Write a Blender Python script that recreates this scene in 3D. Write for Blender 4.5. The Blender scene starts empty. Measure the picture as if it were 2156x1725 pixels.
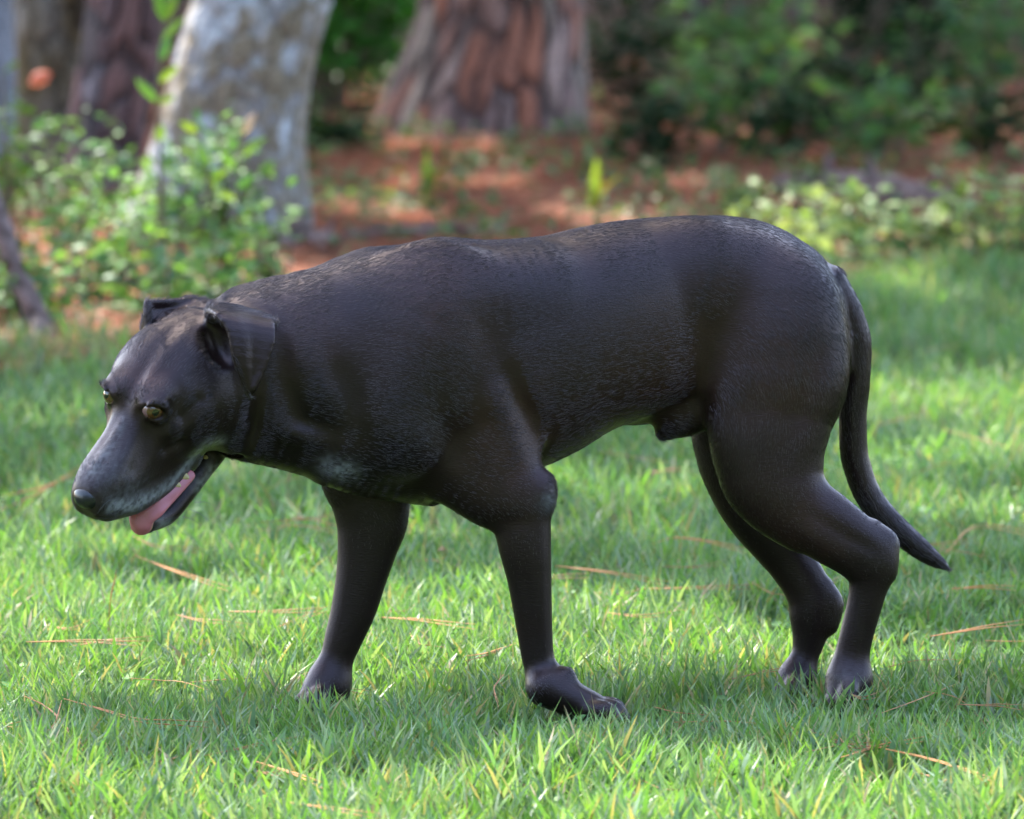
import bpy, math, random
import numpy as np
from mathutils import Vector, Matrix

R = math.radians
rng = np.random.default_rng(7)
random.seed(7)
scene = bpy.context.scene
col = scene.collection

# ------------------------------------------------------------------ camera
CAM = np.array((0.0, -12.0, 1.7)); PITCH = R(6.27); FPX = 19800.0    # focal length in pixels of a 2156 px wide frame
cam_d = bpy.data.cameras.new('camera'); cam = bpy.data.objects.new('camera', cam_d); col.objects.link(cam)
cam.location = CAM; cam.rotation_euler = (math.pi/2 - PITCH, 0, 0)
cam_d.sensor_width = 36.0; cam_d.lens = FPX/2156*36.0
cam_d.clip_start = 0.1; cam_d.clip_end = 1000
cam_d.dof.use_dof = True; cam_d.dof.focus_distance = 11.85; cam_d.dof.aperture_fstop = 7.6
scene.camera = cam

# ------------------------------------------------------------------ light
SUN_EL, SUN_AZ = R(57), R(-26)                 # azimuth from +Y towards +X
SUN = np.array((math.sin(SUN_AZ)*math.cos(SUN_EL), math.cos(SUN_AZ)*math.cos(SUN_EL), math.sin(SUN_EL)))
world = bpy.data.worlds.new('World'); scene.world = world; world.use_nodes = True
wn = world.node_tree; bgn = wn.nodes['Background']
sky = wn.nodes.new('ShaderNodeTexSky'); sky.sky_type = 'NISHITA'; sky.sun_disc = False
sky.sun_elevation = SUN_EL; sky.sun_rotation = SUN_AZ; sky.air_density = 1.0; sky.dust_density = 3.0
wn.links.new(sky.outputs[0], bgn.inputs[0]); bgn.inputs[1].default_value = 0.15
sun_d = bpy.data.lights.new('sun', 'SUN'); sun_d.energy = 2.8; sun_d.angle = R(0.53); sun_d.color = (1.0, 0.95, 0.87)
sun = bpy.data.objects.new('sun', sun_d); col.objects.link(sun)
sun.rotation_euler = Vector(SUN).to_track_quat('Z', 'Y').to_euler(); sun.location = (-4, 8, 14)
vs = scene.view_settings
vs.view_transform = 'Standard'; vs.look = 'None'; vs.gamma = 1.0; vs.use_curve_mapping = False; vs.exposure = 3.05
scene.cycles.max_bounces = 8; scene.cycles.transparent_max_bounces = 16
scene.cycles.use_denoising = True

# ------------------------------------------------------------------ helpers
def ray(u, v):
    """direction of the line of sight through a point of the 2156 x 1725 survey frame"""
    cp, sp = math.cos(PITCH), math.sin(PITCH)
    a, b = (u-1078.0)/FPX, (862.5-v)/FPX
    return np.array((a, cp + b*sp, -sp + b*cp))

def at(u, v, y):
    d = ray(u, v); return CAM + d*((y-CAM[1])/d[1])

def ground_at(u, v):
    d = ray(u, v); return CAM + d*(-CAM[2]/d[2])

def tag(o, label=None, cat=None, group=None, kind=None):
    if label: o['label'] = label
    if cat: o['category'] = cat
    if group: o['group'] = group
    if kind: o['kind'] = kind
    return o

def empty(name, loc=(0, 0, 0)):
    o = bpy.data.objects.new(name, None); col.objects.link(o); o.location = loc
    o.empty_display_size = 0.1; return o

def link(name, me, mats=None, parent=None):
    o = bpy.data.objects.new(name, me); col.objects.link(o)
    for m in ([] if mats is None else mats if isinstance(mats, (list, tuple)) else [mats]):
        if m.name not in [x.name for x in me.materials if x]: me.materials.append(m)
    if parent is not None:
        o.parent = parent
        if parent.type == 'EMPTY' or parent.location.length > 0:
            o.matrix_parent_inverse = Matrix.Translation(-parent.location)
    return o

def mesh_np(name, verts, faces, smooth=True, colors=None, mat_idx=None):
    """mesh from numpy arrays; faces is one (n,k) array or a list of such arrays"""
    if not isinstance(faces, (list, tuple)): faces = [faces]
    faces = [np.asarray(f, np.int32) for f in faces if len(f)]
    verts = np.asarray(verts, np.float32)
    me = bpy.data.meshes.new(name)
    me.vertices.add(len(verts)); me.vertices.foreach_set('co', verts.ravel())
    loops = np.concatenate([f.ravel() for f in faces])
    tot = np.concatenate([np.full(len(f), f.shape[1], np.int32) for f in faces])
    start = np.concatenate(([0], np.cumsum(tot)[:-1])).astype(np.int32)
    me.loops.add(len(loops)); me.loops.foreach_set('vertex_index', loops)
    me.polygons.add(len(tot)); me.polygons.foreach_set('loop_start', start); me.polygons.foreach_set('loop_total', tot)
    if mat_idx is not None: me.polygons.foreach_set('material_index', np.asarray(mat_idx, np.int32))
    me.update(calc_edges=True); me.validate()
    me.polygons.foreach_set('use_smooth', np.full(len(me.polygons), bool(smooth)))
    if colors is not None:
        a = me.color_attributes.new('tint', 'FLOAT_COLOR', 'POINT')
        c = np.ones((len(verts), 4), np.float32); c[:, :colors.shape[1]] = colors
        a.data.foreach_set('color', c.ravel())
    return me

def _hash(i, j, k, seed):
    n = (i*374761393 + j*668265263 + k*2147483647 + seed*1274126177) & 0xffffffff
    n = ((n ^ (n >> 13))*1274126177) & 0xffffffff
    n = ((n ^ (n >> 15))*2246822519) & 0xffffffff
    return ((n ^ (n >> 16)) & 0xffffff)/float(0xffffff)

def noise3(p, freq=1.0, seed=0, octaves=1):
    """value noise in 0..1 at points p (n,3)"""
    out = np.zeros(len(p)); amp = 1.0; tot = 0.0
    for o in range(octaves):
        q = p*freq*(2.0**o) + 17.3*o; b = np.floor(q).astype(np.int64); f = q-b; f = f*f*(3-2*f)
        acc = np.zeros(len(p))
        for dx in (0, 1):
            for dy in (0, 1):
                for dz in (0, 1):
                    w = (f[:, 0] if dx else 1-f[:, 0])*(f[:, 1] if dy else 1-f[:, 1])*(f[:, 2] if dz else 1-f[:, 2])
                    acc += w*_hash(b[:, 0]+dx, b[:, 1]+dy, b[:, 2]+dz, seed+o)
        out += amp*acc; tot += amp; amp *= 0.5
    return out/tot

def pchip(x, xp, yp):
    """monotone cubic through the control points"""
    xp = np.asarray(xp, float); yp = np.asarray(yp, float)
    h = np.diff(xp); d = np.diff(yp)/h; m = np.zeros(len(xp))
    for i in range(1, len(xp)-1):
        if d[i-1]*d[i] > 0:
            w1, w2 = 2*h[i]+h[i-1], h[i]+2*h[i-1]; m[i] = (w1+w2)/(w1/d[i-1]+w2/d[i])
    m[0], m[-1] = d[0], d[-1]
    x = np.clip(x, xp[0], xp[-1]); k = np.clip(np.searchsorted(xp, x)-1, 0, len(h)-1)
    t = (x-xp[k])/h[k]
    return ((1+2*t)*(1-t)**2*yp[k] + t*(1-t)**2*h[k]*m[k] + t*t*(3-2*t)*yp[k+1] + t*t*(t-1)*h[k]*m[k+1])

def nrm(a):
    a = np.asarray(a, float); return a/np.maximum(np.linalg.norm(a, axis=-1, keepdims=True), 1e-9)

# ------------------------------------------------------------------ node material helper
class Mat:
    def __init__(s, name):
        s.m = bpy.data.materials.new(name); s.m.use_nodes = True
        s.t = s.m.node_tree; s.b = s.t.nodes['Principled BSDF']; s.out = s.t.nodes['Material Output']
    def n(s, kind, **kw):
        nd = s.t.nodes.new('ShaderNode'+kind)
        for k, v in kw.items():
            if k in nd.inputs: nd.inputs[k].default_value = v
            else: setattr(nd, k, v)
        return nd
    def l(s, a, b): s.t.links.new(a, b)
    def set(s, **kw):
        for k, v in kw.items(): s.b.inputs[k.replace('_', ' ')].default_value = v
        return s
    def attr(s, name='tint'):
        a = s.n('Attribute'); a.attribute_name = name; return a
    def ramp(s, fac, stops):
        r = s.n('ValToRGB'); e = r.color_ramp.elements
        while len(e) < len(stops): e.new(0.5)
        for q, (p, c) in zip(e, stops): q.position = p; q.color = (*c, 1) if len(c) == 3 else c
        s.l(fac, r.inputs[0]); return r
    def mixc(s, fac, a, b, mode='MIX'):
        m = s.n('Mix', data_type='RGBA', blend_type=mode)
        for sock, val in ((m.inputs[0], fac), (m.inputs[6], a), (m.inputs[7], b)):
            if hasattr(val, 'is_linked'): s.l(val, sock)
            else: sock.default_value = val if not isinstance(val, tuple) else (*val, 1)
        return m.outputs[2]
    def bump(s, h, strength=0.5, dist=0.01):
        b = s.n('Bump'); b.inputs['Strength'].default_value = strength; b.inputs['Distance'].default_value = dist
        s.l(h, b.inputs['Height']); s.l(b.outputs[0], s.b.inputs['Normal']); return b

def leaf_mat(name, rough=0.45, trans=0.4, spec=0.5, tint=(1.3, 1.25, 0.55)):
    """leaf material: colour from the 'tint' attribute, part of the light passing through"""
    M = Mat(name); a = M.attr()
    M.l(a.outputs['Color'], M.b.inputs['Base Color']); M.set(Roughness=rough)
    M.b.inputs['Specular IOR Level'].default_value = spec
    tr = M.n('BsdfTranslucent'); M.l(M.mixc(1.0, a.outputs['Color'], tint, 'MULTIPLY'), tr.inputs['Color'])
    mx = M.n('MixShader'); mx.inputs[0].default_value = trans
    M.l(M.b.outputs[0], mx.inputs[1]); M.l(tr.outputs[0], mx.inputs[2]); M.l(mx.outputs[0], M.out.inputs['Surface'])
    return M.m
# ================================================================== the place
def gh(x, y):
    """height of the ground"""
    x = np.asarray(x, float); y = np.asarray(y, float)
    p = np.stack([x, y, np.zeros_like(x)], -1).reshape(-1, 3)
    h = (noise3(p, .9, 31, 2)-.5)*.03*np.clip((np.abs(p[:, 1]+.1)-.5)/1.5, 0, 1)
    return h.reshape(x.shape)

def lawn_edge(x):
    """where the lawn gives way to pine straw"""
    x = np.asarray(x, float); return 5.35+1.25*np.clip(x, -1.2, 1.2)+.10*np.sin(x*5.3+1)+.07*np.sin(x*13.1)

# sun patches: where on the ground the gaps in the canopy let the sun through (soft ellipses x, y, rx, ry)
GAPS = [(-.50, .70, .34, .50), (-.22, .62, .16, .35), (-.75, .95, .3, .35), (-.03, .42, .17, .32), (.10, .62, .12, .30), (.27, .30, .24, .26), (.20, .70, .16, .18),
        (.50, .45, .10, .14), (-1.3, .6, .4, .4), (1.2, .5, .3, .4),
        (.62, 3.65, .22, .36), (.88, 3.5, .3, .45), (.75, 2.9, .12, .2), (.48, 2.6, .1, .1), (-.55, 2.7, .14, .2), (.05, 2.35, .12, .12), (-.2, 1.9, .09, .11), (.66, 1.95, .12, .14),
        (.46, 6.2, .2, .28), (.80, 6.25, .34, .30), (1.15, 6.3, .3, .3),
        (-.34, 7.3, .13, .18), (-.22, 7.15, .09, .13), (.12, 7.2, .10, .14), (.24, 7.0, .09, .13), (-.05, 8.0, .09, .12),
        (-.72, 6.35, .18, .45), (-.60, 5.8, .16, .4), (-.90, 6.5, .14, .4), (-.48, 6.5, .10, .3), (-.6, 5.1, .16, .25), (-.78, 5.5, .14, .3), (-.42, 5.5, .1, .25),
        (.30, 11.2, .10, .2), (.62, 10.9, .09, .2), (1.0, 11.3, .14, .25), (-.35, 10.8, .28, .7), (-.3, 9.6, .2, .4),
        (-.74, -.74, .20, .34), (-.32, -.98, .34, .24), (.05, -.90, .24, .22), (.36, -.88, .30, .22), (.76, -.66, .20, .32), (-1.2, -.9, .35, .3), (1.2, -.9, .35, .3), (-.66, -.30, .12, .2), (-.80, -.1, .16, .2), (.74, -.12, .12, .18), (-.28, .02, .14, .16), (.16, .0, .14, .14), (-.5, .1, .2, .2),
        (-.3, -1.5, .6, .4), (.5, -1.5, .6, .4)]

def sunlit(x, y):
    p = np.stack([x, y, np.zeros_like(x)], -1); j = (noise3(p, 6.0, 77, 2)-.5)
    v = np.zeros(len(x))
    for gx, gy, a, b in GAPS:
        v = np.maximum(v, 1.35-np.sqrt(((x-gx)/a)**2+((y-gy)/b)**2)+.7*j)
    return v                                        # > ~.5 means open to the sun

# ------------------------------------------------------------------ ground, one sheet to the horizon
def build_ground():
    ax = np.unique(np.concatenate([np.linspace(-400, -6, 14), np.linspace(-6, 6, 121), np.linspace(6, 400, 14)]))
    ay = np.unique(np.concatenate([np.linspace(-200, -4, 10), np.linspace(-4, 18, 221), np.linspace(18, 600, 16)]))
    X, Y = np.meshgrid(ax, ay, indexing='ij'); Z = gh(X, Y)-.004
    Z = Z*np.clip(1.5-np.abs(X)/8, 0, 1)
    n, m = X.shape; V = np.stack([X, Y, Z], -1).reshape(-1, 3)
    i, j = np.meshgrid(np.arange(n-1), np.arange(m-1), indexing='ij'); a = (i*m+j).ravel()
    F = np.stack([a, a+m, a+m+1, a+1], 1)
    M = Mat('earth'); tc = M.n('TexCoord')
    n1 = M.n('TexNoise', Scale=28.0, Detail=8.0); n2 = M.n('TexNoise', Scale=3.0, Detail=4.0)
    for q in (n1, n2): M.l(tc.outputs['Object'], q.inputs['Vector'])
    lawn = M.ramp(n1.outputs[0], [(.3, (.022, .040, .010)), (.55, (.038, .062, .017)), (.75, (.075, .072, .032))])
    straw = M.ramp(n1.outputs[0], [(.3, (.055, .016, .008)), (.5, (.17, .048, .020)), (.7, (.29, .092, .040))])
    at_ = M.attr('tint')
    sx = M.n('SeparateColor'); M.l(at_.outputs['Color'], sx.inputs[0]); shaded_floor = M.ramp(n1.outputs[0], [(.3, (.010, .008, .005)), (.7, (.030, .021, .013))])  # wood floor beyond the straw, its deep shade painted near black
    mx = M.mixc(sx.outputs[1], M.mixc(sx.outputs[0], lawn.outputs[0], straw.outputs[0]), shaded_floor.outputs[0]); M.l(mx, M.b.inputs['Base Color']); M.set(Roughness=.9); M.b.inputs['Specular IOR Level'].default_value = .08
    M.bump(n1.outputs[0], .6, .02)
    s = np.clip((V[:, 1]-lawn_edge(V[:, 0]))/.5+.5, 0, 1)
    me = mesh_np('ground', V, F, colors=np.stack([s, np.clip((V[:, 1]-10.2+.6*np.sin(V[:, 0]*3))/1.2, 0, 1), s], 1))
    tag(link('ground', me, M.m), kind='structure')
build_ground()

# ------------------------------------------------------------------ trees
def tube(path, rad, nu=20, cap=True, fn=None):
    """tapered tube along a path; fn(theta, s, p) -> radius factor"""
    path = np.asarray(path, float); rad = np.asarray(rad, float); n = len(path)
    tg = nrm(np.gradient(path, axis=0)); ref = np.array((0.0, 1.0, 0.02)); 
    if abs(tg[0] @ nrm(ref)) > .9: ref = np.array((1.0, 0.0, 0.02))
    A = nrm(np.cross(tg, ref)); B = np.cross(tg, A)
    th = np.linspace(0, 2*math.pi, nu, endpoint=False)
    V = path[:, None]+rad[:, None, None]*(np.cos(th)[None, :, None]*A[:, None]+np.sin(th)[None, :, None]*B[:, None])
    i, j = np.meshgrid(np.arange(n-1), np.arange(nu), indexing='ij'); j2 = (j+1) % nu
    F = np.stack([i*nu+j, i*nu+j2, (i+1)*nu+j2, (i+1)*nu+j], -1).reshape(-1, 4)
    return V.reshape(-1, 3), F

def join(parts):
    V, F, o = [], [], 0
    for v, f in parts: V.append(v); F.append(np.asarray(f)+o); o += len(v)
    return np.concatenate(V), np.concatenate(F)

def resample(path, vals, n):
    path = np.asarray(path, float); t = np.concatenate(([0], np.cumsum(np.linalg.norm(np.diff(path, axis=0), axis=1))))
    g = np.linspace(0, t[-1], n)
    return np.stack([pchip(g, t, path[:, d]) for d in range(3)], 1), pchip(g, t, vals), g

def trunk_surface(path, rad, lobes, seed, plate=(.05, .13), depth=.012, nu=220, nz=260, flare=.25):
    """trunk with root flare and bark plates parted by furrows; returns vertices, faces, plate id, furrow depth"""
    P, r, g = resample(path, rad, nz)
    th = np.linspace(0, 2*math.pi, nu, endpoint=False)
    A, B = np.array((1.0, 0, 0)), np.array((0, 1.0, 0))
    TH, G = np.meshgrid(th, g); R_ = np.repeat(r[:, None], nu, 1)
    lob = sum(a*np.cos(k*(TH-p)) for k, a, p in lobes)
    fl = np.exp(-G/.45); R_ = R_*(1+lob*(.25+fl))
    # bark plates: jittered cells in (arc, height)
    ca, cz = plate; na = max(4, int(round(2*math.pi*np.median(r)/ca)))
    U = TH/(2*math.pi)*na; W = G/cz
    wp = np.stack([np.cos(TH), np.sin(TH), G*2], -1).reshape(-1, 3)
    U = U+.9*(noise3(wp, 3, seed, 2).reshape(U.shape)-.5); W = W+.8*(noise3(wp, 4, seed+9, 2).reshape(U.shape)-.5)
    bu, bw = np.floor(U).astype(np.int64), np.floor(W).astype(np.int64)
    d1 = np.full(U.shape, 9.0); d2 = d1.copy(); idc = np.zeros(U.shape, np.int64)
    for du in (-1, 0, 1):
        for dw in (-1, 0, 1):
            cu, cw = bu+du, bw+dw; key = (cu % na)
            ju, jw = _hash(key, cw, cw*0, seed+1), _hash(key, cw, cw*0, seed+2)
            d = np.hypot(cu+ju-U, cw+jw-W); cl = d < d1
            d2 = np.where(cl, d1, np.minimum(d2, d)); idc = np.where(cl, key*1000+cw, idc); d1 = np.where(cl, d, d1)
    e = np.clip((d2-d1)/.34, 0, 1); e = e*e*(3-2*e)
    hgt = .5+.5*_hash(idc, idc*0, idc*0, seed+4)
    fine = noise3(wp*np.array((8, 8, 5)), 3, seed+20, 3).reshape(U.shape)-.5
    R_ = R_+depth*(e*hgt-.6)+depth*.35*fine
    V = P[:, None]+R_[..., None]*(np.cos(TH)[..., None]*A+np.sin(TH)[..., None]*B)
    i, j = np.meshgrid(np.arange(nz-1), np.arange(nu), indexing='ij'); j2 = (j+1) % nu
    F = np.stack([i*nu+j, i*nu+j2, (i+1)*nu+j2, (i+1)*nu+j], -1).reshape(-1, 4)
    return V.reshape(-1, 3), F, idc.ravel(), e.ravel(), fine.ravel()

bark_m = Mat('bark'); _a = bark_m.attr(); _n = bark_m.n('TexNoise', Scale=90.0, Detail=6.0); _tc = bark_m.n('TexCoord'); bark_m.l(_tc.outputs['Object'], _n.inputs['Vector'])
_r = bark_m.ramp(_n.outputs[0], [(.3, (.55, .55, .55)), (.7, (1.3, 1.3, 1.3))]); bark_m.l(bark_m.mixc(1.0, _a.outputs['Color'], _r.outputs[0], 'MULTIPLY'), bark_m.b.inputs['Base Color'])
bark_m.set(Roughness=.85); bark_m.bump(_n.outputs[0], .5, .006)
crown_m = leaf_mat('canopy_leaf', .5, .22)
TREES = []                                   # (root object, crown centre x, y) for handing out the canopy

def add_tree(name, label, base, path, rad, lobes, colour, seed, top=9.0, group=None, **kw):
    root = empty(name, base); tag(root, label, 'tree', group)
    path = np.asarray(path, float)
    tip = path[-1]; d = nrm(path[-1]-path[-2]); d = nrm(d+np.array((0, 0, 1.5)))
    ext = [tip+d*s for s in (1.5, 3.5, 6.0)]
    V, F, idc, e, fine = trunk_surface(path, rad, lobes, seed, **kw)
    c = colour(V, idc, e, fine)
    up, ur, _ = resample(np.vstack([[tip], ext]), [rad[-1], rad[-1]*.85, rad[-1]*.65, rad[-1]*.3], 24)
    parts = [tube(up, ur, 18)]
    rg = np.random.default_rng(seed)
    for k in range(7):                        # limbs in the crown
        s = up[6+k*2]; a = rg.random()*2*math.pi; L = 1.6+1.4*rg.random()
        q = [s, s+np.array((math.cos(a), math.sin(a), .5))*L*.5, s+np.array((math.cos(a), math.sin(a), .45))*L]
        pp, rr, _ = resample(q, [ur[6+k*2]*.5, ur[6+k*2]*.35, .012], 10); parts.append(tube(pp, rr, 8))
    V2, F2 = join(parts); F2 = F2+len(V)
    c2 = np.tile(np.array(c.mean(0)), (len(V2), 1))
    link('trunk', mesh_np('trunk', np.vstack([V, V2]), np.vstack([F, F2]), colors=np.vstack([c, c2])), bark_m.m, root)
    TREES.append((root, up[-6][0], up[-6][1], up[-6][2])); return root

def g0(u, v): p = ground_at(u, v); p[2] = gh(p[0], p[1]); return p
def col_at(u, v, y): return at(u, v, y)

def pine_colour(V, idc, e, fine):
    h = _hash(idc//1000, (idc % 1000)*31, idc*0+3, 5); h2 = _hash(idc//1000, (idc % 1000)*17, idc*0+9, 6)
    pal = np.array([(.20, .13, .11), (.30, .135, .085), (.27, .21, .20), (.33, .27, .25), (.24, .22, .19), (.26, .15, .12), (.22, .16, .15)])
    c = pal[(h*7).astype(int) % 7]*(.75+.5*h2)[:, None]*(1+.7*fine)[:, None]
    fu = np.array((.030, .018, .014)); return (fu+(c-fu)*(.12+.88*e)[:, None])*np.array((.92, .72, .62))

def oak_colour(V, idc, e, fine):
    n = noise3(V*np.array((1, 1, .7)), 20, 41, 4); n2 = noise3(V, 30, 44, 2)
    pale = np.array((.41, .415, .42)); brown = np.array((.20, .155, .10)); grey = np.array((.30, .30, .32))
    k = np.clip((n-.49)*7, 0, 1)[:, None]; c = brown+(pale-brown)*k; k2 = np.clip((n2-.55)*5, 0, 1)[:, None]*.6; c = c+(grey-c)*k2
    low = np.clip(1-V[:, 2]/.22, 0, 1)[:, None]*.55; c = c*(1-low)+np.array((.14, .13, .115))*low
    return c*(.75+.25*e)[:, None]*(1+.5*fine)[:, None]

def dark_colour(V, idc, e, fine):
    h = _hash(idc, idc*0, idc*0, 8)
    pal = np.array([(.10, .055, .052), (.15, .075, .065), (.16, .125, .13), (.085, .06, .055)])
    c = pal[(h*4).astype(int) % 4]*(1+.6*fine)[:, None]; fu = np.array((.025, .017, .016)); return fu+(c-fu)*(.15+.85*e)[:, None]

def moss_colour(V, idc, e, fine):
    n = noise3(V*np.array((1, 1, .6)), 9, 61, 3)
    stops = np.array([(.055, .032, .012), (.12, .075, .020), (.20, .165, .125), (.22, .215, .20)])
    t = np.clip((n-.28)*6.2, 0, 2.99); i = t.astype(int); f = (t-i)[:, None]; c = stops[i]*(1-f)+stops[i+1]*f
    return c*(1+.5*fine)[:, None]*(.5+.5*e)[:, None]

def pale_colour(V, idc, e, fine):
    n = noise3(V, 12, 71, 3)[:, None]; return (np.array((.15, .15, .16))+(np.array((.34, .34, .37))-np.array((.15, .15, .16)))*n)*(1+.4*fine)[:, None]

def upright(pairs, y):
    """trunk outline pairs from the ground up -> path and radii"""
    P, r = [], []
    for (u1, v1), (u2, v2) in pairs:
        a, b = at(u1, v1, y), at(u2, v2, y); P.append((a+b)/2); r.append(np.linalg.norm(a-b)/2)
    return np.array(P), np.array(r)

# the big pine in the middle
b = g0(1020, 283)
P, r = upright([((748, 330), (1250, 330)), ((782, 255), (1246, 262)), ((800, 205), (1242, 215)), ((832, 130), (1233, 135)), ((862, 60), (1231, 60)), ((880, 0), (1229, 0)), ((895, -200), (1222, -200)), ((910, -600), (1210, -600))], b[1])
P[0, 2] = min(P[0, 2], -.05)
pine = add_tree('pine_tree', 'big red-brown pine with flaking plated bark and a flared foot on the straw', tuple(b), P, r*.97, [(3, .05, 2.2), (5, .045, .6), (7, .03, 1.0)], pine_colour, 11, plate=(.040, .17), depth=.020)
# the pale tree on the left
b = g0(470, 492)
P, r = upright([((250, 520), (646, 520)), ((268, 440), (640, 440)), ((300, 350), (636, 350)), ((330, 260), (637, 260)), ((352, 180), (648, 180)), ((378, 90), (668, 90)), ((402, 0), (694, 0)), ((440, -180), (735, -180)), ((520, -600), (800, -600))], b[1])
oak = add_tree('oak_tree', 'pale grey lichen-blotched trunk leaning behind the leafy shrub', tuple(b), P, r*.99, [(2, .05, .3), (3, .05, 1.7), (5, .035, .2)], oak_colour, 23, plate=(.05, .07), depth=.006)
# dark reddish trunk behind it
b = g0(210, 392)
P, r = upright([((118, 420), (292, 420)), ((140, 340), (300, 340)), ((158, 240), (318, 240)), ((172, 120), (340, 120)), ((186, 0), (362, 0)), ((215, -200), (385, -200)), ((260, -600), (430, -600))], b[1])
add_tree('pine_tree', 'dark reddish-brown pine trunk between the mossy trunk and the pale grey tree', tuple(b), P, r, [(3, .05, 1.2), (5, .04, .6)], dark_colour, 37, plate=(.05, .12), depth=.014, nu=160, nz=180)
# mossy trunk
b = g0(100, 398)
P, r = upright([((22, 425), (180, 425)), ((32, 340), (172, 340)), ((38, 220), (172, 220)), ((36, 100), (178, 100)), ((30, 0), (186, 0)), ((20, -200), (190, -200)), ((0, -600), (190, -600))], b[1]+.25)
add_tree('oak_tree', 'brown and olive mossy trunk near the left edge of the picture', (P[0][0], b[1]+.25, 0), P, r, [(2, .06, .3), (3, .05, 1.7)], moss_colour, 41, plate=(.05, .08), depth=.007, nu=140, nz=160)
# pale trunk cut by the frame
b = g0(-30, 330)
P, r = upright([((-110, 350), (45, 350)), ((-100, 220), (42, 220)), ((-96, 100), (40, 100)), ((-92, 0), (40, 0)), ((-90, -600), (38, -600))], b[1])
add_tree('oak_tree', 'smooth pale trunk cut off by the upper left corner of the picture', tuple(b), P, r, [(2, .05, .3), (3, .03, 1.7)], pale_colour, 43, plate=(.05, .09), depth=.004, nu=120, nz=120)
# slim trunks far back in the dark wood on the right
for k, (u, v, w, lb) in enumerate([(1470, 120, 34, 'slim dark trunk in the shade just right of the big pine'), (1685, 100, 26, 'thin dark trunk among the black gaps of the far wood'),
                                   (1842, 95, 40, 'dark trunk at the back of the wood above the ferny plants'), (1990, 90, 24, 'thinnest dark trunk near the upper right corner')]):
    b = g0(u, v-60)
    P, r = upright([((u-w*.62, v-55), (u+w*.62, v-55)), ((u-w/2, v-120), (u+w/2, v-120)), ((u-w*.45, -300), (u+w*.45, -300)), ((u-w*.4, -900), (u+w*.4, -900))], b[1])
    add_tree('slim_tree', lb, tuple(b), P, r, [(3, .05, 1.2)], dark_colour, 50+k, group='slim trunks in the far wood', plate=(.03, .08), depth=.005, nu=60, nz=90)

# ------------------------------------------------------------------ canopy: leaf sprays in the crowns, with gaps
def build_canopy():
    n = 80000
    gx, gy = rng.uniform(-4.2, 4.2, n), rng.uniform(-3.4, 17, n)
    gx[:9000] = rng.uniform(-.62, .75, 9000); gy[:9000] = rng.uniform(-.78, .06, 9000)      # extra leaves packed in to keep the sun off the dog
    z = rng.uniform(5.2, 9.5, n)
    v = sunlit(gx, gy)
    p = np.stack([gx, gy, np.zeros(n)], 1)+SUN*(z/SUN[2])[:, None]
    # footprint kept closed by added leaves so the dog stays shaded
    dogzone = np.zeros(n, bool); jit = .10*(noise3(np.stack([gx, gy, gx*0], 1), 9.0, 44, 2)-.5)
    for cu, cv_, r in [(u, 730, .25) for u in range(560, 1720, 90)]+[(320, 840, .20), (440, 760, .22), (1790, 800, .12), (760, 1250, .12), (1110, 1250, .12), (1170, 1460, .11), (690, 1440, .09), (1790, 1300, .12), (1780, 1440, .09), (1660, 1250, .12), (1670, 1440, .08)]:
        c_ = at(cu, cv_, -.17+(cu-900)/800*.15+(.03 if cv_ > 1200 else 0)); q = c_-SUN*(c_[2]/SUN[2]); dogzone |= (gx-q[0])**2+(gy-q[1])**2 < (r+jit)**2
    open_ = (v > .22) | ((noise3(np.stack([gx, gy, gx*0], 1), 4.0, 99, 2) > np.where(gy < 5, .58, .68)) & ~dogzone)
    deep = gy > 10.5
    open_ &= ~dogzone
    keep = ~(open_ & ~(deep & (v < .22)))
    p = p[keep]; n = len(p); s = rng.uniform(.05, .13, n)
    a = nrm(rng.normal(size=(n, 3))); a[:, 2] *= .6; a = nrm(a); nn = nrm(rng.normal(size=(n, 3))+SUN*1.6); b_ = nrm(np.cross(nn, a)); a = np.cross(b_, nn)
    # each spray is a lozenge with a bent tip
    V = np.stack([p-a*s[:, None], p+b_*s[:, None]*.62, p+a*s[:, None]*1.1-nn*s[:, None]*.2, p-b_*s[:, None]*.62], 1)
    tint = np.array((.045, .085, .022))*(.6+.8*rng.random((n, 1)))
    cx = np.array([[t[1], t[2]] for t in TREES]); own = np.argmin(((p[:, None, :2]-cx[None])**2).sum(2), 1)
    for i, (root, *_r) in enumerate(TREES):
        m = own == i
        if m.sum() == 0: continue
        q = V[m].reshape(-1, 3); F = np.arange(len(q)).reshape(-1, 4)
        link('crown', mesh_np('crown', q, F, smooth=False, colors=np.repeat(tint[m], 4, 0)), crown_m, root)
build_canopy()

# unseen trees added behind the camera to hold back low front skylight
def sky_block_trees():
    n = 13000
    a = rng.uniform(-1.35, 1.35, n); r = rng.uniform(24, 32, n); x = r*np.sin(a); y = -12-r*np.cos(a)*.9; z = rng.random(n)*20
    k = z < 12+7*noise3(np.stack([x, y, x*0], 1), .22, 5, 2); x, y, z = x[k], y[k], z[k]; n = len(x)
    p = np.stack([x, y, z], 1); u = nrm(rng.normal(size=(n, 3))); w = nrm(np.cross(u, rng.normal(size=(n, 3)))); s = rng.uniform(.35, .8, (n, 1))
    V = np.stack([p-u*s, p+w*s*.6, p+u*s, p-w*s*.6], 1).reshape(-1, 3); F = np.arange(n*4).reshape(-1, 4)
    c = np.repeat(np.array((.04, .075, .02))*(.6+.8*rng.random((n, 1))), 4, 0)
    o = link('sky_block_trees', mesh_np('sky_block_trees', V, F, smooth=False, colors=c), crown_m); tag(o, 'unseen trees added behind the camera to block low skylight', kind='stuff')
sky_block_trees()
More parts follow.
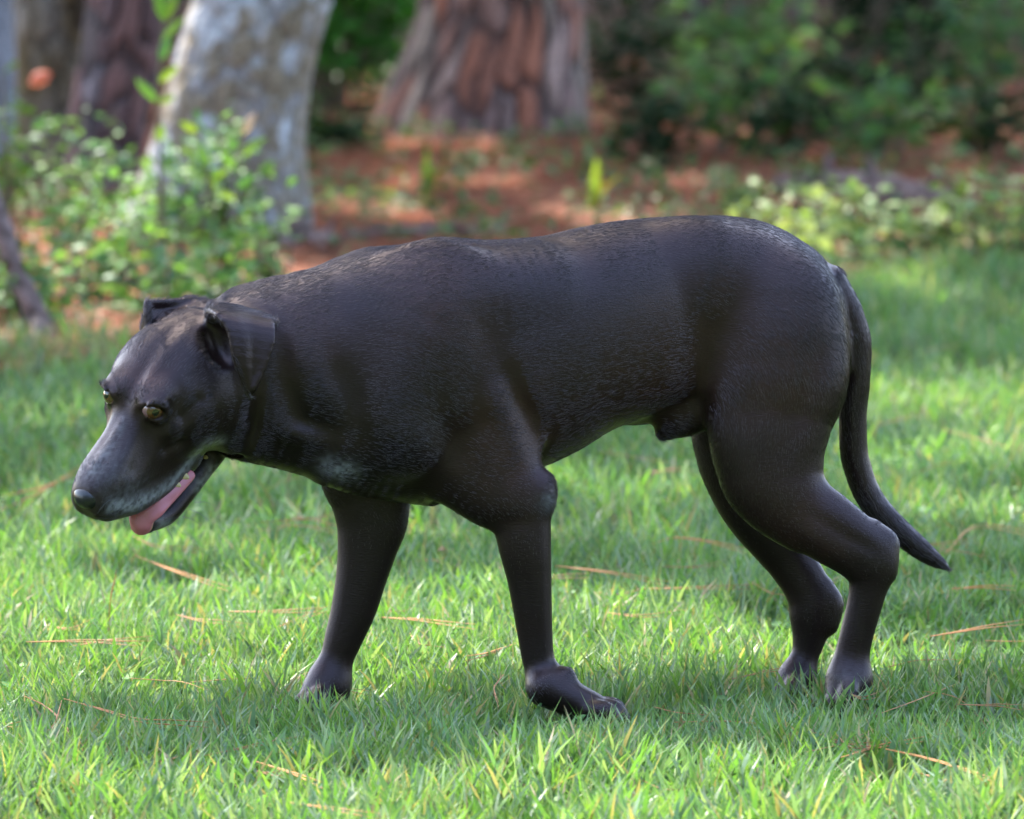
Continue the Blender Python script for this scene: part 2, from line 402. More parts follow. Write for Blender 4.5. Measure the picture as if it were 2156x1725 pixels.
# ------------------------------------------------------------------ leaves and shrubs
def leaf_shape(p, d, up, L, W, seg=3, droop=.25, fold=.15):
    """n leaves: base p, direction d, face normal up, length L, width W -> vertices (n*(2*seg+1... )), faces"""
    n = len(p); d = nrm(d); s = nrm(np.cross(d, up)); up = np.cross(s, d)
    rows = []
    prof = np.array((.12, .85, 1.0, .62, .0)); ts = np.array((0, .28, .55, .82, 1.0))
    for t, w in zip(ts, prof):
        c = p+d*(L*t)[:, None]-up*(droop*L*t*t)[:, None]
        for q in (-1, 0, 1): rows.append(c+s*(q*w*W/2)[:, None]+up*((abs(q)-1)*fold*W*w)[:, None]*(-1))
    V = np.stack(rows, 1); m = V.shape[1]; F = []
    for i in range(4):
        for j in range(2): F.append((i*3+j, i*3+j+1, i*3+j+4, i*3+j+3))
    F = np.array(F)[None]+(np.arange(n)*m)[:, None, None]
    return V.reshape(-1, 3), F.reshape(-1, 4), m

plant_m = leaf_mat('plant_leaf', .52, .38, .32)
shade_m = leaf_mat('understory_leaf', .75, .30, .05)
stem_m = Mat('plant_stem').set(Roughness=.7); stem_m.b.inputs['Base Color'].default_value = (.09, .065, .035, 1)
twig_m = Mat('dead_wood').set(Roughness=.85); _n = twig_m.n('TexNoise', Scale=40.0, Detail=6.0); _tc = twig_m.n('TexCoord'); twig_m.l(_tc.outputs['Object'], _n.inputs['Vector'])
twig_m.l(twig_m.ramp(_n.outputs[0], [(.3, (.045, .026, .020)), (.55, (.13, .085, .075)), (.75, (.24, .17, .16))]).outputs[0], twig_m.b.inputs['Base Color']); twig_m.bump(_n.outputs[0], .7, .01)

def shrub(name, label, base, h, rad, nstem, nleaf, size, cols, seed, group=None, lean=(0, 0), cat='shrub', mat=None, narrow=.45, spread=1.0):
    rg = np.random.default_rng(seed); base = np.asarray(base, float)
    root = empty(name, base); tag(root, label, cat, group)
    stems = []; P, Dr = [], []
    for k in range(nstem):
        a = rg.random()*2*math.pi; rr = rad*rg.random()**.5*spread; hh = h*(.55+.45*rg.random())
        b0 = base+np.array((math.cos(a), math.sin(a), 0))*rr*.35; b0[2] = base[2]-.01
        tip = base+np.array((math.cos(a)*rr+lean[0], math.sin(a)*rr+lean[1], hh))
        mid = (b0+tip)/2+np.array((rg.normal()*.04, rg.normal()*.04, hh*.08))*rad*3
        q, r, _ = resample([b0, mid, tip], [.0055*h**.5*1.6, .004*h**.5*1.4, .0012], 9); stems.append(tube(q, r, 5))
        per = nleaf//nstem; t = rg.random(per)**.75*.9+.1; i = t*8; i0 = np.clip(i.astype(int), 0, 7); f = (i-i0)[:, None]
        pos = q[i0]*(1-f)+q[i0+1]*f; ang = rg.random(per)*2*math.pi
        out = np.stack([np.cos(ang), np.sin(ang), rg.normal(size=per)*.4+.3], 1)
        side = rg.random(per)[:, None]*rad*.38
        P.append(pos+nrm(out)*side); Dr.append(out)
    V, F = join(stems); link('stem', mesh_np('stem', V, F), stem_m.m, root)
    P = np.concatenate(P); Dr = np.concatenate(Dr); n = len(P)
    L = size*(.6+.8*rg.random(n)); up = nrm(rg.normal(size=(n, 3))*.6+np.array((0, -.15, .8)))
    V, F, m = leaf_shape(P, Dr, up, L, L*narrow)
    cols = np.asarray(cols); c = cols[rg.integers(0, len(cols), n)]*(.7+.6*rg.random((n, 1)))
    o = link('foliage', mesh_np('foliage', V, F, colors=np.repeat(c, m, 0)), mat or plant_m, root)
    o['kind'] = 'stuff'
    return root

GREENS = [(.075, .17, .045), (.10, .21, .055), (.085, .16, .08), (.14, .25, .06)]
DARKG = [(.016, .036, .011), (.022, .05, .016), (.014, .032, .014)]
MIDG = [(.035, .12, .022), (.045, .14, .028), (.03, .09, .022)]
DULL = [(.036, .072, .028), (.046, .088, .038), (.028, .058, .024), (.075, .13, .06)]

# leafy shrub before the pale tree: several bushes standing together
for k, (u, v, h, rd, n, lb) in enumerate([
        (470, 600, .28, .12, 260, 'tall small-leaved green shrub in front of the pale grey trunk'),
        (330, 610, .24, .12, 260, 'dense small-leaved shrub with bright leaves left of the pale trunk foot'),
        (560, 640, .18, .07, 130, 'low small-leaved shrub at the right end of the thicket by the straw'),
        (200, 640, .22, .14, 340, 'glossy small-leaved shrub low in the middle of the left thicket'),
        (150, 520, .24, .12, 170, 'small-leaved shrub before the dark reddish trunk'),
        (10, 560, .33, .08, 220, 'bright yellow-green shrub cut by the left edge of the picture'),
        (400, 690, .15, .15, 320, 'lowest leafy clump at the lawn edge behind the dog\'s head'),
        (90, 700, .13, .12, 220, 'low leafy clump beside the leaning dead stem')]):
    cols = GREENS if k != 5 else [(.11, .21, .03), (.08, .16, .03), (.14, .22, .04)]
    shrub('leafy_shrub', lb, g0(u, v), h*1.2, rd*.95, 13, int(n*.8), .030, cols, 100+k, 'small-leaved shrubs below the left trunks', narrow=.55)

def shoot(name, label, base, pts, leaves, cols, seed, group=None, cat='plant'):
    """one upright shoot with large leaves, each a part"""
    rg = np.random.default_rng(seed); base = np.asarray(base, float); root = empty(name, base); tag(root, label, cat, group)
    q, r, _ = resample(pts, np.linspace(.004, .0015, len(pts)), 16); V, F = tube(q, r, 6); link('stem', mesh_np('stem', V, F), stem_m.m, root)
    for k, (t, du, dz, L, W) in enumerate(leaves):
        p = q[int(t*15)][None]; d = np.array([[du, -.25, dz]]); up = np.array([[rg.normal()*.3, -.9, .35]])
        V, F, m = leaf_shape(p, d, up, np.array([L]), np.array([W]), droop=.12)
        c = np.array(cols[k % len(cols)])*(.85+.3*rg.random()); link('leaf', mesh_np('leaf', V, F, colors=np.tile(c, (len(V), 1))), plant_m, root)
    return root
YG = [(.16, .27, .03), (.09, .20, .04), (.07, .17, .05), (.20, .30, .03)]
yb = g0(420, 640)[1]
def U(u, v, y=yb): return at(u, v, y)
shoot('young_shoot', 'tall shoot with long yellow-green leaves rising in front of the pale trunk', U(330, 610), [U(345, 600), U(340, 400), U(332, 200), U(352, -40)],
      [(.52, .1, 1, .036, .018), (.60, -.7, .8, .062, .017), (.75, .35, .9, .055, .020), (.70, .8, .7, .050, .017), (.88, .5, 1, .060, .020), (.92, -.1, 1, .075, .024), (.97, .2, 1, .05, .018), (.66, .6, .25, .036, .015), (.80, .75, .9, .065, .017)], YG, 7, 'young shoots before the pale trunk')
shoot('young_shoot', 'thin shoot with upright lime leaves right of the tall one', U(450, 610), [U(452, 600), U(448, 420), U(430, 330), U(405, 230)],
      [(.55, .2, 1, .045, .018), (.70, -.3, 1, .050, .017), (.98, .1, .6, .024, .024), (.9, -.8, .5, .04, .016), (.62, .9, .5, .04, .015)], YG, 8, 'young shoots before the pale trunk')
shoot('young_shoot', 'slanting shoot with pale lime leaves beside the dry leaf', U(520, 620), [U(500, 600), U(500, 450), U(495, 370), U(515, 300)],
      [(.95, .8, .5, .055, .016), (.8, -.6, .8, .05, .016), (.7, .8, .7, .045, .016), (.6, -.9, .4, .04, .015), (.5, .7, .4, .04, .016)], YG, 9, 'young shoots before the pale trunk')
# dry leaves caught on the plants
def dry_leaf(label, p, d, up, L, W, c):
    V, F, m = leaf_shape(np.array([p]), np.array([d], float), np.array([up], float), np.array([L]), np.array([W]), droop=.3, fold=.3)
    o = link('dry_leaf', mesh_np('dry_leaf', V, F, colors=np.tile(np.array(c), (len(V), 1))), plant_m); tag(o, label, 'leaf')
dry_leaf('pale tan dry leaf caught on the shrub before the grey trunk', U(512, 282), (.45, -.1, 1), (-.3, -.9, .2), .045, .017, (.50, .34, .24))
dry_leaf('orange-red dead leaf hanging in front of the mossy trunk', at(62, 178, 6.6), (.8, -.1, .55), (-.3, -.9, .3), .048, .032, (.45, .12, .07))

# leaning dead stem at the left edge, rooted in the lawn edge
b = g0(92, 712)
root = empty('dead_stem', b); tag(root, 'dark dead stem leaning in from the left edge at the end of the lawn', 'stem')
q, r, _ = resample([b+np.array((.006, 0, -.03)), at(78, 660, b[1]), at(38, 580, b[1]+.03), at(5, 480, b[1]+.06), at(-50, 330, b[1]+.1), at(-120, 120, b[1]+.15)], [.024, .020, .018, .017, .015, .012], 40)
V, F = tube(q, r, 20); V += (noise3(V, 60, 3, 2)-.5)[:, None]*.008; link('bark', mesh_np('bark', V, F), twig_m.m, root)
for k, (du, dv, rr) in enumerate(((-55, 8, .014), (25, 14, .012), (-20, 20, .012))):
    e = g0(92+du, 712+dv); e[2] -= .02; q, r, _ = resample([at(82, 668, b[1]), (at(82, 668, b[1])+e)/2+np.array((0, 0, .01)), e], [rr, rr, rr*.6], 12); V, F = tube(q, r, 12)
    link('root', mesh_np('root', V, F), twig_m.m, root)

# bright bush filling the gap between pale tree and pine
for k, (u, v, h, rd, n, lb) in enumerate([(730, 240, .75, .30, 900, 'big soft green bush in the gap between the pale tree and the pine'),
                                          (660, 225, .85, .25, 600, 'green bush half hidden by the pale trunk'), (800, 150, .6, .3, 500, 'darker green bush behind the left side of the pine')]):
    shrub('green_bush', lb, g0(u, v), h, rd, 14, n, .055, [(.06, .20, .035), (.08, .24, .045), (.05, .15, .03)], 130+k, 'bushes between the trunks', narrow=.5, mat=shade_m)

# ferny plants of the understory on the right
spots = [(1500, 330, .26, .17, GREENS, 'leafy plant with pale upright leaves just right of the pine foot'), (1480, 200, .24, .15, GREENS, 'pale-topped plant against the first black gap'),
         (1640, 250, .30, .12, GREENS, 'upright pale plant between two black gaps'), (1760, 300, .20, .18, DULL, 'mid-green plant in the middle of the right understory'),
         (1900, 260, .24, .16, DULL, 'dark bushy plant under the black hollow'), (1985, 230, .26, .13, GREENS, 'pale-leaved plant left of the right edge pair'),
         (2110, 215, .28, .14, GREENS, 'brightest pale-leaved plant at the right edge'), (1340, 250, .26, .14, DULL, 'green plant hugging the right side of the pine foot'),
         (1380, 350, .14, .12, DULL, 'low green plant on the straw right of the pine'), (1860, 350, .20, .16, GREENS, 'green tuft above the fallen log'),
         (1640, 340, .15, .12, DULL, 'low dull plant left of the fallen log'), (2080, 340, .15, .12, DULL, 'low green plant above the right end of the log'),
         (1330, 130, .45, .2, DARKG, 'tall dark plant beside the pine trunk'), 
         (1780, 160, .42, .22, DARKG, 'tall dark plant below the wood middle'), (1900, 110, .40, .16, DARKG, 'tall dark plant between the two black hollows'), (1930, 150, .3, .2, DARKG, 'dark low plant between tall ones'),
         (700, 318, .05, .07, DULL, 'low green tuft between the pale tree and the pine')]
for k, (u, v, h, rd, c, lb) in enumerate(spots):
    shrub('understory_plant', lb, g0(u, v), h, rd, 9, 170, .046, [tuple((.74 if c is GREENS else .42)*q for q in t) for t in c], 150+k, 'understory plants in the pine straw', cat='plant', narrow=.4, mat=shade_m)

# sunlit weeds at the far lawn edge on the right
for k, (u, v, h, rd, n, lb) in enumerate([(1560, 470, .09, .06, 80, 'single sunlit weed right above the rump of the dog'), (1640, 520, .10, .09, 120, 'sunny weed clump left of the sunlit row'),
        (1720, 540, .13, .10, 170, 'sunny weed clump in the middle of the sunlit row'), (1810, 545, .14, .10, 190, 'tallest sunny weed clump of the row'), (1900, 560, .10, .08, 120, 'low sunny weed clump in the dip of the row'),
        (1985, 545, .13, .10, 180, 'sunny weed clump right of the dip'), (2060, 550, .16, .10, 200, 'bright weed clump near the right edge'), (2140, 550, .15, .10, 190, 'bright weed clump cut by the right edge'), (1770, 570, .08, .12, 120, 'low spreading weeds before the row')]):
    shrub('sunlit_weed', lb, g0(u, v), h*1.1, rd*.9, 9, int(n*.6), .028, [(.17, .24, .08), (.13, .22, .06), (.20, .26, .11)], 190+k, 'weeds along the far lawn edge', cat='plant', narrow=.6)

# strappy green tufts on the straw
def strap(label, base, blades, seed):
    base = np.asarray(base, float); root = empty('grass_tuft', base); tag(root, label, 'plant', 'green tufts on the pine straw')
    for du, h, w, c in blades:
        q, _, _ = resample([base, base+np.array((du*.25, 0, h*.6)), base+np.array((du, -.01, h))], [1, 1, 1], 7)
        wd = w*np.array((.7, 1, 1, .9, .75, .45, .02)); s = np.array((1, .25, 0))
        V = np.concatenate([q-s*wd[:, None]/2, q+s*wd[:, None]/2]); F = np.array([(i, i+1, i+8, i+7) for i in range(6)])
        link('blade', mesh_np('blade', V, F, colors=np.tile(np.array(c), (14, 1))), plant_m, root)
strap('bright green tuft on the straw between the pale tree and the pine', g0(898, 428), [(0.002, .125, .022, (.22, .33, .04)), (.055, .10, .016, (.22, .20, .03)), (-.012, .08, .014, (.12, .22, .05)), (.02, .06, .016, (.13, .22, .07))], 1)
strap('bright green tuft on the straw just above the middle of the dog\'s back', g0(1252, 448), [(0.004, .12, .022, (.22, .33, .04)), (.06, .085, .016, (.22, .20, .03)), (-.012, .07, .014, (.12, .22, .05))], 2)

# fallen wood
def log(label, ends, rads, seed, cat='log', name='fallen_log'):
    root = empty(name, ends[0]); tag(root, label, cat)
    q, r, _ = resample(ends, rads, 30); V, F = tube(q, r, 22); V = V+(noise3(V, 25, seed, 3)-.5)[:, None]*.02
    link('bark', mesh_np('bark', V, F), twig_m.m, root)
    for k in range(3):
        i = 6+9*k; d = nrm(np.array((.3*(-1)**k, -.2, 1.0))); qq, rr, _ = resample([q[i], q[i]+d*r[i]*1.6, q[i]+d*r[i]*2.3], [r[i]*.4, r[i]*.3, r[i]*.15], 6)
        V, F = tube(qq, rr, 8); link('branch_stub', mesh_np('branch_stub', V, F), twig_m.m, root)
def gp(u, v, dz): p = g0(u, v); p[2] += dz; return p
log('dark rotten log lying across the straw above the dog\'s rump', [gp(1640, 405, .012), gp(1760, 415, .02), gp(1880, 428, .02), gp(2010, 445, .016)], [.022, .034, .034, .020], 3)
log('short grey-brown log end right of the pale tree foot', [gp(575, 528, .014), gp(640, 524, .018), gp(705, 532, .016)], [.022, .024, .020], 5)
log('thin dark stick lying on the straw just behind the dog\'s shoulders', [gp(720, 500, .008), gp(900, 497, .012), gp(1060, 490, .008)], [.008, .012, .007], 7, 'stick', 'fallen_stick')

# far wood: dense leafage, one mass; near-black colour stands in for deep shade
def far_wood():
    n = 40000
    y = rng.uniform(13.2, 22, n); x = rng.uniform(-6.5, 6.5, n)*(1+(y-13)*.06); z = rng.random(n)**.8*5.5
    hole = noise3(np.stack([x*1.6, y*.6, z*.9], 1), 1.3, 55, 2)
    k = (hole > .40) | (z > 2.8); x, y, z = x[k], y[k], z[k]; n = len(x)
    P = np.stack([x, y, z], 1); d = rng.normal(size=(n, 3)); up = nrm(rng.normal(size=(n, 3))*.6+np.array((0, -.2, .8))); L = rng.uniform(.10, .26, n)
    V, F, m = leaf_shape(P, d, up, L, L*.5)
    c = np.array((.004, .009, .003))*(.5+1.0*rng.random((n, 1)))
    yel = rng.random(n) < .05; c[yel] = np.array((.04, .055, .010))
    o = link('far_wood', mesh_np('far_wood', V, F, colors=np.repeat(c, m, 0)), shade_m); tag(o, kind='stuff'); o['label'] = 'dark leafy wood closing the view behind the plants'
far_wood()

# pine straw: fallen needles on the ground beyond the lawn
def pine_straw():
    n = 42000
    x = rng.uniform(-3, 3, n); y = lawn_edge(x)-.35+rng.random(n)**1.3*9.5
    P = np.stack([x, y, gh(x, y)+rng.random(n)*.016], 1); a = rng.normal(0, .7, n)+math.pi*(rng.random(n) < .5)
    d = np.stack([np.cos(a), np.sin(a), rng.normal(0, .10, n)], 1); L = rng.uniform(.08, .2, n)*.5; s = np.stack([-np.sin(a), np.cos(a), a*0], 1)*.0016
    b = np.stack([np.zeros(n), np.zeros(n), rng.uniform(-.01, .015, n)], 1)
    V = np.stack([P-d*L[:, None]-s, P-d*L[:, None]+s, P+b+s*1.6, P+b-s*1.6, P+d*L[:, None]+s, P+d*L[:, None]-s], 1).reshape(-1, 3)
    k = np.arange(n)[:, None]*6; F = np.concatenate([k+np.array((0, 1, 2, 3)), k+np.array((3, 2, 4, 5))])
    pal = np.array([(.32, .088, .034), (.24, .060, .024), (.38, .125, .050), (.11, .038, .020), (.36, .18, .09)]); c = pal[rng.integers(0, 5, n)]*(.55+.55*rng.random((n, 1)))
    M = leaf_mat('straw', .6, .1, .4, (1, .9, .8))
    o = link('pine_straw', mesh_np('pine_straw', V, F, smooth=False, colors=np.repeat(c, 6, 0)), M); tag(o, kind='stuff'); o['label'] = 'rust-brown carpet of fallen pine needles beyond the lawn'
    return M
straw_m = pine_straw()

# low ground cover: seedlings and scraps of green dotted over the straw
def ground_cover():
    n = 2600
    x = rng.uniform(-2.2, 2.2, n); y = lawn_edge(x)-.3+rng.random(n)*7
    m = noise3(np.stack([x*1.2, y*.8, x*0], 1), 2.4, 88, 2); k = (m > .50) | (rng.random(n) < .12) | ((y > 7.2+.0*x) & (x > .15) & (m > .42)); x, y = x[k], y[k]; n = len(x)
    per = 5; x = np.repeat(x, per)+rng.normal(0, .018, n*per); y = np.repeat(y, per)+rng.normal(0, .02, n*per); n = len(x)
    P = np.stack([x, y, gh(x, y)+.01+.05*rng.random(n)**1.5], 1); d = rng.normal(size=(n, 3))*np.array((1, 1, .3))+np.array((0, 0, .5)); up = nrm(rng.normal(size=(n, 3))*.5+np.array((0, -.2, .9)))
    L = rng.uniform(.016, .036, n); V, F, m_ = leaf_shape(P, d, up, L, L*.5)
    pal = np.array([(.06, .12, .04), (.08, .15, .05), (.05, .09, .035), (.12, .17, .06)]); c = pal[rng.integers(0, 4, n)]*(.7+.6*rng.random((n, 1)))
    o = link('ground_cover', mesh_np('ground_cover', V, F, colors=np.repeat(c, m_, 0)), plant_m); tag(o, kind='stuff'); o['label'] = 'small green seedlings dotted over the pine straw'
ground_cover()
# ------------------------------------------------------------------ the lawn
grass_m = leaf_mat('grass_blade', .5, .42, .45, (1.05, 1.25, .50))
PAWS = [(*ground_at(u, v)[:2], r) for u, v, r in ((1215, 1548, .075), (1290, 1552, .075))]    # grass trodden down by the dog
def lawn():
    def scatter(n, x0, x1, y0, y1):
        return rng.uniform(x0, x1, n), rng.uniform(y0, y1, n)
    xs, ys = [], []
    for n, b in ((120000, (-.95, .95, -1.35, 1.6)), (80000, (-1.25, 1.25, 1.6, 7.2)), (120000, (-2.8, 2.8, -2.6, 7.2))):
        a, c = scatter(n, *b); xs.append(a); ys.append(c)
    x, y = np.concatenate(xs), np.concatenate(ys)
    cl = noise3(np.stack([x, y, x*0], 1), 9, 12, 2); big = noise3(np.stack([x, y, x*0], 1), 2.2, 15, 2)
    edge = lawn_edge(x); k = (rng.random(len(x)) < np.clip((edge-y)/.6+.6, 0, 1)) & (rng.random(len(x)) < .10+1.0*cl)
    x, y, cl, big = x[k], y[k], cl[k], big[k]; n = len(x)
    P = np.stack([x, y, gh(x, y)-.004], 1)
    kind = rng.random(n)
    front = np.clip((-y-.40)/.35, 0, 1)*np.clip((1.6+y)/.5, 0, 1)                       # the taller grass nearer to the lens
    h = (.020+.042*rng.random(n)**1.4)*(.5+1.0*cl)*(1+.50*front); w = (.0026+.0031*rng.random(n))*(1+.35*front)
    for fx, fy, fr in PAWS: h *= 1-.42*np.exp(-((x-fx)**2+(y-fy)**2)/fr**2)
    fine = kind < .34; w[fine] *= .38; h[fine] *= 1.15
    wide = kind > .90; w[wide] *= 1.5
    az = rng.random(n)*2*math.pi; tilt = np.abs(rng.normal(0, .30, n))+.05
    lean = np.stack([np.cos(az)*np.sin(tilt), np.sin(az)*np.sin(tilt), np.cos(tilt)], 1)
    fa = rng.random(n)*2*math.pi; side = np.stack([np.cos(fa), np.sin(fa), np.zeros(n)], 1); bend = np.stack([np.cos(az), np.sin(az), -.35*np.ones(n)], 1)*(.1+.5*rng.random(n))[:, None]
    rows = []
    for t, ww in ((0, .75), (.38, 1.0), (.72, .75), (1.0, 0)):
        c = P+lean*(h*t)[:, None]+bend*(h*t*t*.7)[:, None]
        if ww: rows += [c-side*(w*ww/2)[:, None], c+side*(w*ww/2)[:, None]]
        else: rows.append(c)
    V = np.stack(rows, 1).reshape(-1, 3); b = np.arange(n)[:, None]*7
    F4 = np.concatenate([b+np.array((0, 1, 3, 2)), b+np.array((2, 3, 5, 4))]); F3 = b+np.array((4, 5, 6))
    pal = np.array([(.080, .160, .042), (.102, .190, .048), (.090, .160, .080), (.140, .220, .050), (.135, .195, .115), (.190, .230, .125)])
    c = pal[rng.integers(0, 6, n)]*(.75+.5*rng.random((n, 1)))*(.85+.4*big[:, None])
    dry = rng.random(n) < .06; c[dry] = np.array((.30, .23, .13))*(.6+.6*rng.random((dry.sum(), 1)))
    tipc = np.repeat(c, 7, 0); 
    o = link('grass', mesh_np('grass', V, [F4, F3], smooth=False, colors=tipc), grass_m); tag(o, kind='stuff'); o['label'] = 'short green lawn grass'
lawn()

clover_m = leaf_mat('clover_leaf', .62, .3, .2, (1.2, 1.3, .6))
def clover():
    n = 9000
    x, y = rng.uniform(-1.2, 1.2, n), rng.uniform(-1.2, 3.5, n)
    cl = noise3(np.stack([x, y, x*0], 1), 5, 18, 2); k = (cl > .48) & (rng.random(n) < .9); x, y = x[k], y[k]; n = len(x)
    c0 = np.stack([x, y, gh(x, y)+.006+.022*rng.random(n)], 1); r = rng.uniform(.0035, .0085, n)
    nn = nrm(rng.normal(0, .45, (n, 3))+np.array((0, 0, 1))); a = nrm(np.cross(nn, rng.normal(size=(n, 3)))); b_ = np.cross(nn, a)
    m = 8; th = np.linspace(0, 2*math.pi, m, endpoint=False); rows = [c0-nn*(r*.18)[:, None]]
    for i, t in enumerate(th): rows.append(c0+(a*math.cos(t)*1.1+b_*math.sin(t)*.85)*(r*(.72 if i == 0 else 1))[:, None])
    V = np.stack(rows, 1).reshape(-1, 3); b = np.arange(n)[:, None]*(m+1); F = np.concatenate([b+np.array((0, 1+i, 1+(i+1) % m)) for i in range(m)])
    pal = np.array([(.065, .15, .045), (.085, .17, .06), (.10, .19, .05)]); c = pal[rng.integers(0, 3, n)]*(.8+.4*rng.random((n, 1)))
    o = link('clover', mesh_np('clover', V, F, colors=np.repeat(c, m+1, 0)), clover_m); tag(o, kind='stuff'); o['label'] = 'round-leaved clover growing in the lawn'
clover()

# fallen needles on the lawn, each on its own
def needle(label, pts, r=.0009, c=(.36, .15, .045), twin=True):
    q, rr, _ = resample(pts, [r*.7]+[r]*(len(pts)-2)+[r*.35], 9)
    parts = [tube(q, rr, 5)]
    if twin:
        d = np.array((.0, .004, .0025)); parts.append(tube(q+np.linspace(0, 1, 9)[:, None]**1.3*d*2.2, rr, 5))
    V, F = join(parts); o = link('pine_needle', mesh_np('pine_needle', V, F, colors=np.tile(np.array(c)*(.8+.4*rng.random()), (len(V), 1))), straw_m)
    tag(o, label, 'pine needle', 'fallen pine needles on the lawn')
def ng(u, v, h): # a point lying on the grass, h above the soil
    p = ground_at(u, v); d = ray(u, v); p = p-d*(h/-d[2])*1.0; return p
marked = [([(130, 1470), (230, 1500), (340, 1525), (440, 1532)], 'long orange needle slanting across the grass at lower left'),
          ([(52, 1466), (100, 1490), (150, 1550), (200, 1610)], 'bent reddish needle at the lower left edge'),
          ([(130, 1475), (115, 1530), (85, 1562)], 'short curved orange needle crossing the bent one at lower left'),
          ([(480, 1288), (580, 1290), (685, 1290)], 'straight orange needle left of the far foreleg'),
          ([(55, 1352), (170, 1352), (290, 1360)], 'straight rust needle at the left below the tongue'),
          ([(245, 1210), (232, 1270), (228, 1345)], 'pale dry needle standing upright below the muzzle'),
          ([(285, 1170), (370, 1205), (480, 1245)], 'thin brown needle slanting below the chin'),
          ([(1170, 1192), (1270, 1205), (1410, 1235)], 'rust needle behind the near foreleg'),
          ([(1375, 1145), (1410, 1133), (1480, 1140), (1570, 1165)], 'arched orange needle between fore and hind legs'),
          ([(1350, 1240), (1450, 1240), (1600, 1240)], 'level rust needle between fore and hind legs'),
          ([(800, 1300), (900, 1310), (1000, 1325)], 'orange needle just right of the far foreleg'),
          ([(1085, 1355), (1030, 1378), (980, 1392)], 'short rust needle left of the near foreleg'),
          ([(1960, 1340), (2060, 1325), (2156, 1315)], 'rising orange needle right of the hind foot'),
          ([(1770, 1595), (1880, 1570), (1990, 1555)], 'brown needle in the grass at lower right'),
          ([(1830, 1570), (1960, 1600), (2120, 1660), (2170, 1690)], 'blurred long brown needle in the lower right corner'),
          ([(0, 1075), (90, 1035), (175, 985)], 'orange needle pointing at the nose from the left edge'),
          ([(0, 1045), (80, 1030), (165, 1000)], 'paler needle just above the one pointing at the nose'),
          ([(610, 1690), (700, 1706), (800, 1725)], 'blurred orange needle at the bottom edge of the picture'),
          ([(540, 1604), (610, 1628), (680, 1660)], 'blurred brown needle below the far forepaw'),
          ([(1060, 1420), (1040, 1450), (1050, 1490)], 'short needle just before the near forepaw'),
          ([(2000, 1240), (2070, 1238), (2140, 1244)], 'level rust needle right of the tail tip'),
          ([(1990, 1165), (2070, 1110), (2156, 1125)], 'curved pale needle above the tail tip')]
for pts, lb in marked:
    hh = [.034+.010*rng.random() for _ in pts]
    if 'upright' in lb: q0 = ng(228, 1345, .01); P3 = [at(u, v, q0[1]) for u, v in pts[::-1]]
    else: P3 = [ng(u, v, h) for (u, v), h in zip(pts, hh)]
    needle(lb, P3, .0008+.0002*rng.random())
seen_labels = set(); tries = 0
while len(seen_labels) < 62 and tries < 400:
    tries += 1
    u, v = rng.uniform(-40, 2150), rng.uniform(735, 1690); L = rng.uniform(60, 190); a = rng.normal(0, .22)
    if v > 1380: L *= 1.1
    pts = [(u+L*t*math.cos(a), v+L*t*math.sin(a)+8*math.sin(3*t)*rng.normal()) for t in (0, .5, 1)]; twin = rng.random() < .5
    cu, cv = pts[1]; sl = (pts[2][1]-pts[0][1])/(pts[2][0]-pts[0][0])
    where = ('at the left edge' if cu < 230 else 'below the head' if cu < 600 else 'around the far foreleg' if cu < 900 else 'around the near foreleg' if cu < 1200 else 'under the belly' if cu < 1450 else 'around the hind legs' if cu < 1850 else 'near the right edge')
    band = ('far shaded grass' if cv < 950 else 'middle lawn' if cv < 1200 else 'sunlit band' if cv < 1420 else 'grass beside the paws' if cv < 1560 else 'blurred front grass')
    if cv < 950 and cu < 1850 or cu > 1900 and band == 'far shaded grass' and cv > 1300: continue          # hidden behind the dog
    lb = ('double' if twin else 'single')+' pine needle '+('lying level' if abs(sl) < .08 else 'falling rightward' if sl > 0 else 'rising rightward')+' in the '+band+' '+where
    if lb in seen_labels: continue
    seen_labels.add(lb)
    needle(lb, [ng(p, q, .026+.016*rng.random()) for p, q in pts], .0005+.0003*rng.random(), (.30, .13, .05), twin)
dl = ng(922, 1158, .018)
V, F, m = leaf_shape(np.array([dl]), np.array([(1.0, .2, .2)]), np.array([(-.2, -.5, .8)]), np.array([.024]), np.array([.013]), droop=.3, fold=.3)
tag(link('dry_leaf', mesh_np('dry_leaf', V, F, colors=np.tile(np.array((.38, .20, .13)), (len(V), 1))), plant_m), 'small dry brown leaf on the grass between the forelegs', 'leaf')
V, F, m = leaf_shape(np.array([ng(126, 1640, .02)]), np.array([(1.0, .2, .5)]), np.array([(-.2, -.8, .5)]), np.array([.022]), np.array([.014]), droop=.3, fold=.3)
tag(link('dry_leaf', mesh_np('dry_leaf', V, F, colors=np.tile(np.array((.40, .20, .08)), (len(V), 1))), plant_m), 'crumpled orange-brown leaf in the blurred grass at lower left', 'leaf')
fl = empty('purple_flower', ng(291, 1577, .0)); tag(fl, 'tiny lilac flower in the grass at lower left', 'flower')
q, r, _ = resample([ng(291, 1577, 0), ng(291, 1577, .036)], [.0006, .0005], 5); V, F = tube(q, r, 5); link('stem', mesh_np('stem', V, F), stem_m.m, fl)
for k in range(5):
    a = k*2*math.pi/5; V, F, m = leaf_shape(np.array([ng(291, 1577, .036)]), np.array([(math.cos(a), math.sin(a), .4)]), np.array([(0, 0, 1.0)]), np.array([.006]), np.array([.004]))
    link('petal', mesh_np('petal', V, F, colors=np.tile(np.array((.30, .24, .55)), (len(V), 1))), plant_m, fl)
